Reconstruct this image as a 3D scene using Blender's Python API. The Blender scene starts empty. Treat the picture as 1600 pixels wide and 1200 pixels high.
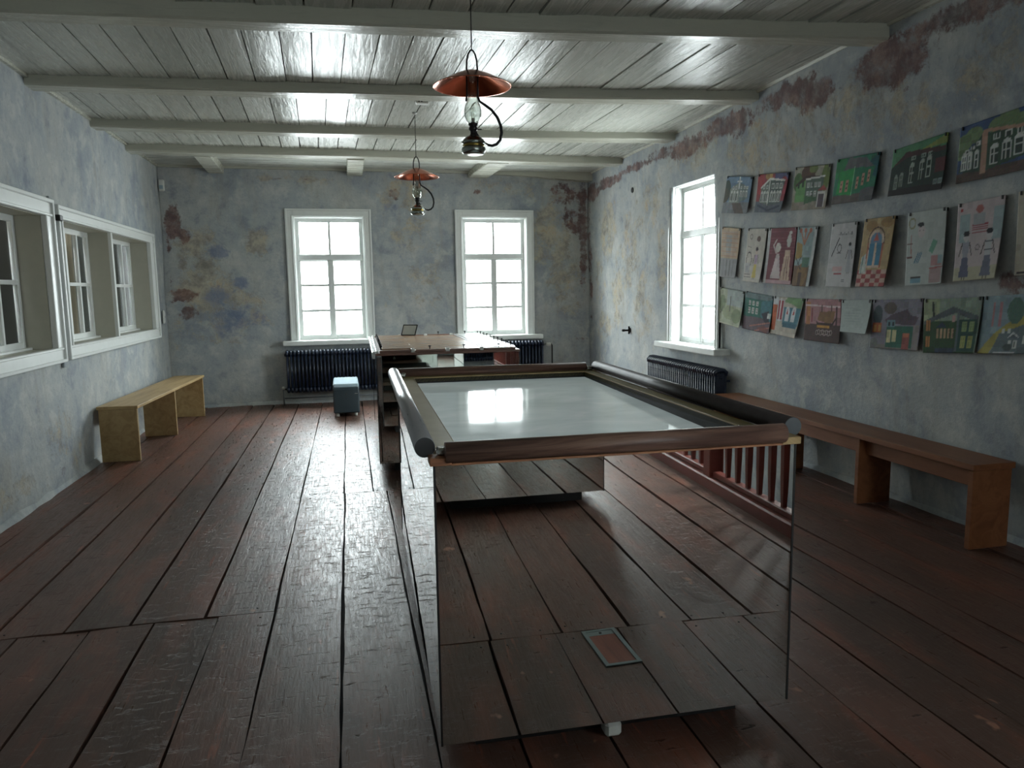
import bpy, math, random
import numpy as np
from mathutils import Matrix, Vector

random.seed(7)
rng = np.random.default_rng(11)
SC = bpy.context.scene
COL = SC.collection
PI = math.pi

# ------------------------------------------------------------------ camera
def look_axes(yaw, pitch, roll):
    cy, sy, cp, sp = math.cos(yaw), math.sin(yaw), math.cos(pitch), math.sin(pitch)
    f = Vector((sy*cp, cy*cp, -sp)); r = Vector((cy, -sy, 0)); u = r.cross(f)
    cr, sr = math.cos(roll), math.sin(roll)
    return r*cr + u*sr, -r*sr + u*cr, f
cam_d = bpy.data.cameras.new('camera')
cam = bpy.data.objects.new('camera', cam_d); COL.objects.link(cam)
r_, u_, f_ = look_axes(.2242, .1271, -.0152)
cam.matrix_world = Matrix(((r_.x, u_.x, -f_.x, 0), (r_.y, u_.y, -f_.y, 0), (r_.z, u_.z, -f_.z, 1.45), (0, 0, 0, 1)))
cam_d.sensor_width = 36; cam_d.lens = 36*1149.5/1600
cam_d.clip_start = .02; cam_d.clip_end = 200
SC.camera = cam

# ------------------------------------------------------------------ world, light, exposure
SC.view_settings.view_transform = 'Standard'; SC.view_settings.look = 'None'
SC.view_settings.gamma = 1; SC.view_settings.use_curve_mapping = False
SC.view_settings.exposure = 0.3
SKY = 62.0
w = bpy.data.worlds.new('overcast_sky'); SC.world = w; w.use_nodes = True
nt = w.node_tree; nt.nodes.clear()
wo = nt.nodes.new('ShaderNodeOutputWorld'); bg = nt.nodes.new('ShaderNodeBackground')
tc = nt.nodes.new('ShaderNodeTexCoord'); sp_ = nt.nodes.new('ShaderNodeSeparateXYZ'); rp = nt.nodes.new('ShaderNodeValToRGB')
mr = nt.nodes.new('ShaderNodeMapRange'); mr.inputs[1].default_value = -1; mr.inputs[2].default_value = 1
nt.links.new(tc.outputs['Generated'], sp_.inputs[0]); nt.links.new(sp_.outputs[2], mr.inputs[0]); nt.links.new(mr.outputs[0], rp.inputs[0])
e = rp.color_ramp.elements
# standard overcast sky, a third as bright at the horizon as overhead, over snow-covered ground
e[0].position = .0; e[0].color = (.27, .28, .29, 1)
e[1].position = 1.; e[1].color = (.92, .96, 1.0, 1)
m1 = e.new(.497); m1.color = (.27, .28, .29, 1); m2 = e.new(.503); m2.color = (.32, .335, .345, 1)
nt.links.new(rp.outputs[0], bg.inputs[0]); bg.inputs[1].default_value = SKY
nt.links.new(bg.outputs[0], wo.inputs[0])
SC.cycles.use_denoising = True
SC.cycles.max_bounces = 10; SC.cycles.diffuse_bounces = 5; SC.cycles.glossy_bounces = 6
SC.cycles.transparent_max_bounces = 12
SC.cycles.sample_clamp_indirect = 6; SC.cycles.caustics_refractive = False

def portal(name, loc, rot, sx, sy):
    d = bpy.data.lights.new(name, 'AREA'); d.shape = 'RECTANGLE'; d.size = sx; d.size_y = sy
    o = bpy.data.objects.new(name, d); COL.objects.link(o); o.location = loc; o.rotation_euler = rot
    d.cycles.is_portal = True
YR_ = -5.1
# the portals only tell Cycles where daylight comes in through the real windows
portal('daylight_portal', (-.125, 10.24, 1.64), (-PI/2, 0, 0), .9, 1.6)
portal('daylight_portal', (2.08, 10.24, 1.64), (-PI/2, 0, 0), .9, 1.6)
portal('daylight_portal', (3.68, 6.93, 1.70), (0, PI/2, 0), 1.7, .95)
for px_ in (2.3,): portal('daylight_portal', (px_, YR_-.15, 1.64), (PI/2, 0, 0), .9, 1.6)
for py_ in (-1.1,): portal('daylight_portal', (3.86, py_, 1.70), (0, PI/2, 0), 1.7, .95)

# ------------------------------------------------------------------ materials
def lin(c):
    return tuple((x/12.92 if x <= .04045 else ((x+.055)/1.055)**2.4) for x in c)
def S(r, g, b): return lin((r/255, g/255, b/255)) + (1,)

class N:
    """small helper round a node tree"""
    def __init__(s, name):
        s.m = bpy.data.materials.new(name); s.m.use_nodes = True; s.t = s.m.node_tree; s.t.nodes.clear()
        s.out = s.t.nodes.new('ShaderNodeOutputMaterial'); s.b = s.t.nodes.new('ShaderNodeBsdfPrincipled')
        s.t.links.new(s.b.outputs[0], s.out.inputs[0])
    def node(s, ty, **k):
        n = s.t.nodes.new(ty)
        for a, v in k.items(): setattr(n, a, v)
        return n
    def set(s, sock, v):
        if hasattr(v, 'is_linked') or hasattr(v, 'links'): s.t.links.new(v, sock)
        else: sock.default_value = v
    def coord(s, which='Object', scale=(1, 1, 1), rot=(0, 0, 0), loc=(0, 0, 0)):
        t = s.node('ShaderNodeTexCoord'); mp = s.node('ShaderNodeMapping')
        s.t.links.new(t.outputs[which], mp.inputs[0]); mp.inputs['Scale'].default_value = scale
        mp.inputs['Rotation'].default_value = rot; s.set(mp.inputs['Location'], loc)
        return mp.outputs[0]
    def rand(s): return s.node('ShaderNodeObjectInfo').outputs['Random']
    def noise(s, vec, scale=5, detail=4, rough=.55, dist=0.):
        n = s.node('ShaderNodeTexNoise'); s.set(n.inputs['Vector'], vec); n.inputs['Scale'].default_value = scale
        n.inputs['Detail'].default_value = detail; n.inputs['Roughness'].default_value = rough; n.inputs['Distortion'].default_value = dist
        return n.outputs[0]
    def wave(s, vec, scale=5, dist=3, detail=2, dscale=1, dirn='X'):
        n = s.node('ShaderNodeTexWave'); n.bands_direction = dirn; s.set(n.inputs['Vector'], vec)
        n.inputs['Scale'].default_value = scale; n.inputs['Distortion'].default_value = dist
        n.inputs['Detail'].default_value = detail; n.inputs['Detail Scale'].default_value = dscale
        return n.outputs[1]
    def ramp(s, fac, stops, interp='LINEAR'):
        r = s.node('ShaderNodeValToRGB'); r.color_ramp.interpolation = interp; el = r.color_ramp.elements
        while len(el) < len(stops): el.new(.5)
        for x, (p, c) in zip(el, stops): x.position = p; x.color = c if len(c) == 4 else tuple(c) + (1,)
        s.set(r.inputs[0], fac); return r.outputs[0]
    def map(s, v, a, b, c=0, d=1):
        n = s.node('ShaderNodeMapRange'); s.set(n.inputs[0], v)
        for i, x in enumerate((a, b, c, d)): n.inputs[i+1].default_value = x
        return n.outputs[0]
    def mix(s, f, a, b, mode='MIX'):
        n = s.node('ShaderNodeMix', data_type='RGBA', blend_type=mode)
        s.set(n.inputs[0], f); s.set(n.inputs[6], a); s.set(n.inputs[7], b); return n.outputs[2]
    def math(s, op, a, b=0.):
        n = s.node('ShaderNodeMath', operation=op); s.set(n.inputs[0], a); s.set(n.inputs[1], b); return n.outputs[0]
    def bump(s, h, strength=.3, dist=.01, normal=None):
        n = s.node('ShaderNodeBump'); s.set(n.inputs['Height'], h); n.inputs['Strength'].default_value = strength
        n.inputs['Distance'].default_value = dist
        if normal is not None: s.set(n.inputs['Normal'], normal)
        s.t.links.new(n.outputs[0], s.b.inputs['Normal']); return n.outputs[0]
    def p(s, **k):
        al = dict(color='Base Color', rough='Roughness', metal='Metallic', spec='Specular IOR Level', coat='Coat Weight', coatr='Coat Roughness', ior='IOR')
        for a, v in k.items(): s.set(s.b.inputs[al.get(a, a)], v)
        return s

def simple(name, col, rough=.5, metal=0., spec=.5, var=.12, scale=14., bump=.0, coat=0.):
    n = N(name); v = n.coord(); nz = n.noise(v, scale, 5)
    a = tuple(c*(1-var) for c in col[:3]) + (1,); b = tuple(min(1, c*(1+var)) for c in col[:3]) + (1,)
    n.p(color=n.ramp(nz, [(.3, a), (.7, b)]), metal=metal, spec=spec, coat=coat)
    n.p(rough=rough if var <= .04 else n.map(nz, .2, .8, max(0, rough-.06), min(1, rough+.06)))
    if bump: n.bump(nz, bump, .004)
    return n.m

def plaster_mat():
    n = N('worn_limewashed_plaster'); v = n.coord()
    big = n.noise(v, 1.3, 7, .64, .15); mid = n.noise(v, 4.2, 10, .70, .15); fine = n.noise(v, 26, 6, .6)
    drips = n.noise(n.coord(scale=(5, 5, .9)), 1.6, 6, .6)
    c = n.ramp(big, [(.30, S(138, 146, 154)), (.46, S(158, 164, 167)), (.58, S(170, 173, 171)), (.72, S(150, 156, 165))])
    c = n.mix(n.map(mid, .51, .62, 0, .65), c, S(188, 189, 184))
    c = n.mix(n.map(mid, .46, .32, 0, .6), c, S(112, 122, 136))
    c = n.mix(n.map(drips, .54, .70, 0, .35), c, S(146, 140, 126))
    c = n.mix(n.map(fine, .55, .75, 0, .35), c, S(118, 124, 124))
    at = n.node('ShaderNodeAttribute', attribute_name='wear'); sp = n.node('ShaderNodeSeparateColor'); n.t.links.new(at.outputs[0], sp.inputs[0])
    nz = n.noise(v, 5., 10, .72, .25); nz2 = n.noise(n.coord(loc=(3.1, 7.7, 1.3)), 6.5, 10, .74, .2)
    def mask(ch, nzx, soft=.05):
        return n.map(n.math('ADD', sp.outputs[ch], n.math('MULTIPLY', n.math('SUBTRACT', nzx, .5), 1.9)), .5-soft, .5+soft)
    tan = mask(1, nz, .12); red = mask(0, nz2, .10); blu = mask(2, nz2, .14)
    c = n.mix(n.math('MULTIPLY', tan, .75), c, n.ramp(nz2, [(.35, S(118, 112, 100)), (.47, S(156, 148, 132)), (.55, S(182, 172, 150)), (.64, S(176, 154, 120)), (.72, S(132, 122, 108))]))
    c = n.mix(n.math('MULTIPLY', blu, .7), c, n.ramp(nz, [(.35, S(92, 106, 136)), (.6, S(120, 132, 156)), (.7, S(140, 146, 150))]))
    c = n.mix(n.math('MULTIPLY', n.math('MULTIPLY', red, n.map(nz2, .35, .55, .5, 1.)), .85), c, n.ramp(nz, [(.35, S(70, 50, 48)), (.5, S(106, 76, 72)), (.6, S(138, 112, 104)), (.68, S(150, 140, 130))]))
    cr = n.node('ShaderNodeTexVoronoi', feature='DISTANCE_TO_EDGE'); n.set(cr.inputs['Vector'], n.mix(.12, v, n.noise(v, 3, 4)) if False else v)
    cr.inputs['Scale'].default_value = .9
    h = n.math('ADD', n.math('MULTIPLY', mid, 1.), n.math('MULTIPLY', fine, .25))
    h = n.math('SUBTRACT', h, n.math('MULTIPLY', n.math('ADD', tan, red), .35))
    n.p(color=c, rough=.86, spec=.25); n.bump(h, .55, .02)
    return n.m
PLASTER = plaster_mat()

def painted_boards(name, c0, c1, rough=.26, gdir='Y'):
    n = N(name); r = n.rand()
    off = n.node('ShaderNodeCombineXYZ'); n.set(off.inputs[0], n.math('MULTIPLY', r, 37.)); n.set(off.inputs[1], n.math('MULTIPLY', r, 91.))
    sc = (14, 1.1, 14) if gdir == 'Y' else (1.1, 14, 14)
    g = n.noise(n.coord(scale=sc, loc=off.outputs[0]), 2.2, 7, .62, .6); lump = n.noise(n.coord(scale=(3, 1.2, 3), loc=off.outputs[0]), 2.4, 4)
    c = n.mix(r, c0, c1); c = n.mix(n.map(g, .52, .72, 0, .28), c, S(108, 110, 100))
    n.p(color=c, rough=n.map(g, .3, .7, rough-.05, rough+.12), spec=.26)
    n.bump(n.math('ADD', n.math('MULTIPLY', g, .8), lump), .42, .010)
    return n.m
CEIL = painted_boards('gloss_painted_ceiling_boards', S(168, 170, 161), S(190, 192, 183), .24)
CEILX = painted_boards('gloss_painted_cross_boards', S(176, 178, 170), S(194, 196, 188), gdir='X')
BEAM = painted_boards('gloss_painted_beams', S(172, 172, 158), S(184, 184, 170), .22, 'X')

def floor_mat():
    n = N('worn_oxblood_painted_floorboards'); r = n.rand()
    off = n.node('ShaderNodeCombineXYZ'); n.set(off.inputs[0], n.math('MULTIPLY', r, 53.)); n.set(off.inputs[1], n.math('MULTIPLY', r, 71.))
    v = n.coord(scale=(9, .8, 9), loc=off.outputs[0]); g = n.noise(v, 2.6, 9, .66, .25)
    fine = n.noise(n.coord(scale=(40, 3, 40), loc=off.outputs[0]), 2., 6, .7)
    blot = n.noise(n.coord(scale=(3.4, .9, 1), loc=off.outputs[0]), 1.6, 6, .62, .2)
    knot = n.noise(n.coord(scale=(3.4, 2.0, 1), loc=off.outputs[0]), 2.6, 3, .5)
    c = n.mix(r, S(84, 63, 54), S(102, 74, 64))
    c = n.mix(n.map(blot, .50, .68, 0, .55), c, S(134, 80, 62))
    c = n.mix(n.map(blot, .46, .30, 0, .6), c, S(66, 52, 46))
    crk = n.noise(n.coord(scale=(3.4, 10, 1), loc=off.outputs[0]), 3.2, 7, .72, .3); c = n.mix(n.map(crk, .64, .68, 0, .8), c, S(34, 28, 26))
    c = n.mix(n.map(fine, .60, .78, 0, .40), c, S(120, 106, 96))
    c = n.mix(n.map(g, .62, .72, 0, .75), c, S(158, 88, 64))
    c = n.mix(n.map(knot, .70, .74, 0, .75), c, S(176, 128, 110))
    h = n.math('ADD', n.math('MULTIPLY', g, .30), n.math('MULTIPLY', blot, .9)); h = n.math('ADD', h, n.math('MULTIPLY', fine, .10))
    n.p(color=c, rough=n.math('ADD', n.map(fine, .35, .65, .26, .50), n.math('MULTIPLY', n.map(crk, .60, .66), .35)), spec=.30)
    h = n.math('ADD', h, n.math('MULTIPLY', n.map(crk, .66, .56), .5)); h = n.math('ADD', h, n.math('MULTIPLY', fine, .18)); n.bump(h, .42, .012)
    return n.m
FLOOR = floor_mat()

def wood(name, c0, c1, c2, rough=.4, sc=(1.2, 16, 16), wscale=1.4, coat=0.):
    n = N(name); v = n.coord(scale=sc)
    g = n.noise(v, 1.6, 7, .6, 1.4); f = n.noise(n.coord(scale=tuple(q*3.5 for q in sc)), 2, 4)
    c = n.ramp(g, [(.28, c0), (.46, c1), (.60, c2), (.74, c1)]); c = n.mix(n.map(f, .5, .8, 0, .3), c, c0)
    n.p(color=c, rough=rough, coat=coat, spec=.36); n.bump(f, .08, .002); return n.m
WALNUT = wood('dark_walnut_rail', S(66, 46, 40), S(102, 76, 66), S(126, 98, 84), .46)
BLOND = wood('blond_veneer', S(150, 124, 84), S(172, 144, 100), S(184, 158, 114), .42, (6, .7, 6))
ORANGE = wood('orange_brown_veneer', S(104, 62, 38), S(120, 74, 46), S(130, 84, 54), .40, (6, .6, 6))
PLYEDGE = wood('plywood_edge', S(96, 62, 44), S(140, 92, 64), S(168, 118, 82), .5)
OLIVE = wood('olive_brown_board', S(122, 108, 62), S(136, 122, 74), S(146, 132, 84), .42, (1, 1, 1))
GAMEWOOD = wood('beech_game_board', S(150, 122, 98), S(166, 138, 114), S(178, 150, 124), .22, (1.5, 7, 7))
GAMEDARK = wood('brown_game_strip', S(98, 66, 54), S(116, 80, 66), S(128, 92, 76), .35)
WHITE = simple('white_gloss_paint', S(214, 217, 214), .30, var=.03)
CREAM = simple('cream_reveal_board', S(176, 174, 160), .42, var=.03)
SASH = simple('white_sash_paint', S(204, 207, 204), .35, var=.04)
NAVY = simple('dark_blue_iron', S(26, 36, 56), .30, spec=.5, var=.2)
NAVYDARK = simple('dark_slate_box', S(44, 56, 62), .45, var=.08)
CUSHION = simple('pale_blue_cushion', S(150, 170, 180), .7, var=.05, scale=40)
BLACK = simple('matt_black_board', S(14, 14, 15), .6)
IRON = simple('black_wrought_iron', S(24, 22, 22), .42, metal=.4)
CHROME = simple('bright_metal', S(188, 188, 184), .25, metal=1.)
STEEL = None
PLASTIC = simple('white_plastic', S(206, 208, 202), .4, var=.03)
GREYMETAL = simple('grey_floor_box_metal', S(120, 130, 132), .4, metal=.6)
REDPAINT = simple('dark_red_stair_paint', S(108, 52, 44), .35, var=.15, scale=9)
BRASS = simple('dull_brass', S(150, 130, 70), .3, metal=1.)
TIN = simple('tin_lamp_metal', S(150, 156, 150), .25, metal=1.)
BACKING = simple('dark_void', S(10, 9, 9), .9)
PAPERW = simple('white_paper', S(206, 210, 206), .8, var=.03)
CURTAIN = simple('dark_brown_curtain', S(132, 116, 92), .8, var=.15, scale=4)
CURTAIN2 = simple('charcoal_curtain', S(38, 42, 42), .8, var=.15, scale=4)
SWHITE = simple('white_laminate_strip', S(220, 222, 218), .18, var=.02)

n = N('copper_shade'); g = n.noise(n.coord(), 9, 4)
n.p(color=n.ramp(g, [(.3, S(176, 92, 62)), (.7, S(214, 122, 86))]), metal=1., rough=n.map(g, .2, .8, .16, .24)); COPPER = n.m
n = N('mirror_glass'); n.p(color=(.80, .82, .80, 1), metal=1., rough=.012); g = n.noise(n.coord(), 2, 2); n.bump(g, .012, .01); MIRROR = n.m
n = N('pane_glass'); tr = n.node('ShaderNodeBsdfTransparent'); gl = n.node('ShaderNodeBsdfGlossy'); gl.inputs['Roughness'].default_value = .02
lw = n.node('ShaderNodeLayerWeight'); lw.inputs[0].default_value = .5; fr = n.node('ShaderNodeMath', operation='POWER'); n.t.links.new(lw.outputs['Facing'], fr.inputs[0]); fr.inputs[1].default_value = 4.; mx = n.node('ShaderNodeMixShader'); tr.inputs[0].default_value = (.93, .96, .95, 1)
fa = n.node('ShaderNodeMath', operation='MULTIPLY_ADD'); n.t.links.new(fr.outputs[0], fa.inputs[0]); fa.inputs[1].default_value = .6; fa.inputs[2].default_value = .03; n.t.links.new(fa.outputs[0], mx.inputs[0]); n.t.links.new(tr.outputs[0], mx.inputs[1]); n.t.links.new(gl.outputs[0], mx.inputs[2]); n.t.links.new(mx.outputs[0], n.out.inputs[0]); PANE = n.m
LGLASS = PANE.copy(); LGLASS.name = 'lamp_glass'
for q in LGLASS.node_tree.nodes:
    if q.type == 'MATH' and q.operation == 'MULTIPLY_ADD': q.inputs[1].default_value = .9; q.inputs[2].default_value = .07
    if q.type == 'MATH' and q.operation == 'POWER': q.inputs[1].default_value = 2.2
    if q.type == 'BSDF_TRANSPARENT': q.inputs[0].default_value = (.86, .88, .86, 1)
n = N('brushed_steel_tube'); g = n.noise(n.coord(scale=(30, 1.5, 30)), 6, 4); g2 = n.noise(n.coord(scale=(60, 60, 60)), 2, 3)
n.p(color=S(176, 176, 180), metal=.55, rough=n.map(g, .3, .7, .26, .40)); n.bump(g2, .25, .002); STEEL = n.m
n = N('table_screen'); g = n.noise(n.coord(scale=(1, 2.2, 1)), 2.2, 5, .6, .8)
n.p(color=n.ramp(g, [(.35, S(196, 208, 208)), (.6, S(208, 218, 218)), (.72, S(222, 230, 230))]), rough=n.map(g, .3, .75, .04, .09), spec=.42)
n.set(n.b.inputs['Emission Color'], n.ramp(g, [(.38, (.66, .80, .80, 1)), (.55, (.80, .96, .96, 1)), (.66, (.9, 1., 1., 1)), (.72, (1, 1, 1, 1))])); n.b.inputs['Emission Strength'].default_value = .14; SCREEN = n.m
n = N('painted_paper'); at = n.node('ShaderNodeAttribute', attribute_name='paint'); g = n.noise(n.coord(), 60, 4)
n.p(color=n.mix(.16, at.outputs[0], n.ramp(g, [(.3, (.3, .3, .3, 1)), (.7, (.75, .75, .75, 1))]), 'MULTIPLY'), rough=.75, spec=.3); PAINTED = n.m

# ------------------------------------------------------------------ mesh helpers
class MB:
    def __init__(s): s.v = []; s.f = []; s.sm = []
    def add(s, vs, fs, smooth=False, M=None):
        o = len(s.v)
        for p in vs: s.v.append(tuple(M @ Vector(p)) if M is not None else tuple(p))
        for f in fs: s.f.append([i+o for i in f]); s.sm.append(smooth)
        return s
    def box(s, a, b, bev=0., M=None):
        x0, y0, z0 = [min(p, q) for p, q in zip(a, b)]; x1, y1, z1 = [max(p, q) for p, q in zip(a, b)]
        if bev <= 0:
            s.add([(x0, y0, z0), (x1, y0, z0), (x1, y1, z0), (x0, y1, z0), (x0, y0, z1), (x1, y0, z1), (x1, y1, z1), (x0, y1, z1)],
                  [(0, 3, 2, 1), (4, 5, 6, 7), (0, 1, 5, 4), (1, 2, 6, 5), (2, 3, 7, 6), (3, 0, 4, 7)], M=M); return s
        c = min(bev, (x1-x0)*.45, (y1-y0)*.45, (z1-z0)*.45)
        vs, idx = [], {}
        for ix, (X, sx) in enumerate(((x0, 1), (x1, -1))):
            for iy, (Y, sy) in enumerate(((y0, 1), (y1, -1))):
                for iz, (Z, sz) in enumerate(((z0, 1), (z1, -1))):
                    for ax in range(3):
                        p = [X, Y, Z]; d = (sx, sy, sz)
                        for k in range(3):
                            if k != ax: p[k] += d[k]*c
                        idx[ix, iy, iz, ax] = len(vs); vs.append(p)
        fs = []
        for ax in range(3):
            for sd in (0, 1):
                q = []
                for (a1, a2) in ((0, 0), (1, 0), (1, 1), (0, 1)):
                    k = [0, 0, 0]; k[ax] = sd; k[(ax+1) % 3] = a1; k[(ax+2) % 3] = a2; q.append(idx[k[0], k[1], k[2], ax])
                fs.append(q if sd else q[::-1])
        for ax in range(3):                                   # edges along ax
            for a1 in (0, 1):
                for a2 in (0, 1):
                    k0 = [0, 0, 0]; k0[(ax+1) % 3] = a1; k0[(ax+2) % 3] = a2; k1 = list(k0); k1[ax] = 1
                    A, B = (ax+1) % 3, (ax+2) % 3
                    q = [idx[k0[0], k0[1], k0[2], A], idx[k1[0], k1[1], k1[2], A], idx[k1[0], k1[1], k1[2], B], idx[k0[0], k0[1], k0[2], B]]
                    fs.append(q if (a1 + a2) % 2 == 1 else q[::-1])
        for ix in (0, 1):
            for iy in (0, 1):
                for iz in (0, 1):
                    t = [idx[ix, iy, iz, 0], idx[ix, iy, iz, 1], idx[ix, iy, iz, 2]]
                    fs.append(t if (ix+iy+iz) % 2 else t[::-1])
        return s.add(vs, fs, M=M)
    def lathe(s, prof, seg=24, M=None, smooth=True, cap=True):
        vs, fs = [], []
        for (r, z) in prof:
            for k in range(seg):
                a = 2*PI*k/seg; vs.append((r*math.cos(a), r*math.sin(a), z))
        for j in range(len(prof)-1):
            for k in range(seg):
                fs.append((j*seg+k, j*seg+(k+1) % seg, (j+1)*seg+(k+1) % seg, (j+1)*seg+k))
        s.add(vs, fs, smooth, M)
        if cap:
            o = len(s.v)-len(vs)
            if prof[0][0] > 1e-4: s.f.append([o+k for k in range(seg)][::-1]); s.sm.append(False)
            if prof[-1][0] > 1e-4: s.f.append([o+(len(prof)-1)*seg+k for k in range(seg)]); s.sm.append(False)
        return s
    def cyl(s, p, q, r, seg=16, r2=None, cap=True, smooth=True):
        p, q = Vector(p), Vector(q); d = q-p; M = Matrix.Translation(p) @ d.to_track_quat('Z', 'Y').to_matrix().to_4x4()
        return s.lathe([(r, 0), (r if r2 is None else r2, d.length)], seg, M, smooth, cap)
    def tube(s, pts, r, seg=8, closed=False):
        P = [Vector(p) for p in pts]; nn = len(P); vs, fs = [], []; up = Vector((0, 0, 1)); prev = None
        for i, p in enumerate(P):
            t = (P[min(i+1, nn-1)]-P[max(i-1, 0)]).normalized()
            a = prev if prev is not None else (Vector((1, 0, 0)) if abs(t.z) > .9 else up)
            b = t.cross(a).normalized(); a = b.cross(t).normalized(); prev = a
            rr = r[i] if isinstance(r, (list, tuple)) else r
            for k in range(seg):
                an = 2*PI*k/seg; vs.append(p + a*math.cos(an)*rr + b*math.sin(an)*rr)
        for i in range(nn-1):
            for k in range(seg): fs.append((i*seg+k, (i+1)*seg+k, (i+1)*seg+(k+1) % seg, i*seg+(k+1) % seg))
        fs.append(list(range(seg))); fs.append([(nn-1)*seg+k for k in range(seg)][::-1])
        return s.add(vs, fs, True)
    def build(s, name, mat, parent=None, loc=None, fix=True):
        me = bpy.data.meshes.new(name)
        vs = s.v
        if loc is not None: vs = [(p[0]-loc[0], p[1]-loc[1], p[2]-loc[2]) for p in vs]
        me.from_pydata(vs, [], s.f); me.polygons.foreach_set('use_smooth', s.sm)
        if fix:
            import bmesh
            b = bmesh.new(); b.from_mesh(me); bmesh.ops.recalc_face_normals(b, faces=b.faces); b.to_mesh(me); b.free()
        me.materials.append(mat); me.update()
        o = bpy.data.objects.new(name, me); COL.objects.link(o)
        if loc is not None: o.location = loc
        if parent is not None: o.parent = parent
        return o

def empty(name, loc=(0, 0, 0), rz=0., parent=None):
    o = bpy.data.objects.new(name, None); COL.objects.link(o); o.location = loc; o.rotation_euler = (0, 0, rz)
    o.empty_display_size = .1
    if parent is not None: o.parent = parent
    return o
def tag(o, label=None, cat=None, group=None, kind=None):
    if label: o['label'] = label
    if cat: o['category'] = cat
    if group: o['group'] = group
    if kind: o['kind'] = kind
    return o
def copy_tree(o, parent=None):
    c = o.copy(); COL.objects.link(c); c.parent = parent
    for ch in list(o.children): copy_tree(ch, c)
    return c
def bbox(name, a, b, mat, parent=None, bev=0.):
    return MB().box(a, b, bev).build(name, mat, parent)

# ------------------------------------------------------------------ room shell
H = 3.04; YB = 10.07; YR = -5.1; XL = -2.15
def wall_x(y, z):
    b = np.interp(y, [0, 5, 10.07], [3.65, 3.61, 3.45]); t = np.interp(y, [0, 4.1, 5.7, 7.2, 10.07], [3.30, 3.345, 3.40, 3.44, 3.425])
    return b + (t-b)*z/3.04

def grid_wall(name, f, u0, u1, v0, v1, holes, blobs, inward, step=.06, thick=.26):
    us = sorted(set([round(x, 4) for x in np.linspace(u0, u1, int((u1-u0)/step)+1)] + [h for hh in holes for h in hh[:2]]))
    vs_ = sorted(set([round(x, 4) for x in np.linspace(v0, v1, int((v1-v0)/step)+1)] + [h for hh in holes for h in hh[2:]]))
    P, F, idx = [], [], {}
    W = []
    for i, u in enumerate(us):
        for j, v in enumerate(vs_):
            p = f(u, v)
            wob = .007*math.sin(u*2.3+v*1.1) + .005*math.sin(v*3.7-u*1.9) + .003*math.sin(u*7.1+v*5.3)
            nearhole = any(h[0]-.12 < u < h[1]+.12 and h[2]-.12 < v < h[3]+.12 for h in holes)
            if nearhole: wob *= .2
            P.append(tuple(Vector(p) + Vector(inward)*wob)); idx[i, j] = len(P)-1
            c = [0., 0., 0.]
            for (bu, bv, ru, rv, ch, st) in blobs:
                d = math.sqrt(((u-bu)/ru)**2 + ((v-bv)/rv)**2)
                if d < 1.6: c[ch] = max(c[ch], st*max(0., min(1., 1.5-d)))
            W.append(c)
    for i in range(len(us)-1):
        for j in range(len(vs_)-1):
            cu, cv = (us[i]+us[i+1])/2, (vs_[j]+vs_[j+1])/2
            if any(h[0] < cu < h[1] and h[2] < cv < h[3] for h in holes): continue
            F.append((idx[i, j], idx[i+1, j], idx[i+1, j+1], idx[i, j+1]))
    me = bpy.data.meshes.new(name); me.from_pydata(P, [], F); me.update()
    if me.polygons[0].normal.dot(Vector(inward)) < 0: me.flip_normals()
    me.polygons.foreach_set('use_smooth', [True]*len(me.polygons))
    ca = me.color_attributes.new('wear', 'FLOAT_COLOR', 'POINT')
    ca.data.foreach_set('color', np.array([c+[1.] for c in W], dtype=np.float32).ravel())
    me.materials.append(PLASTER)
    o = bpy.data.objects.new(name, me); COL.objects.link(o); tag(o, kind='structure')
    md = o.modifiers.new('thickness', 'SOLIDIFY'); md.thickness = thick; md.offset = -1
    return o

RED, TAN, BLU = 0, 1, 2
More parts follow.
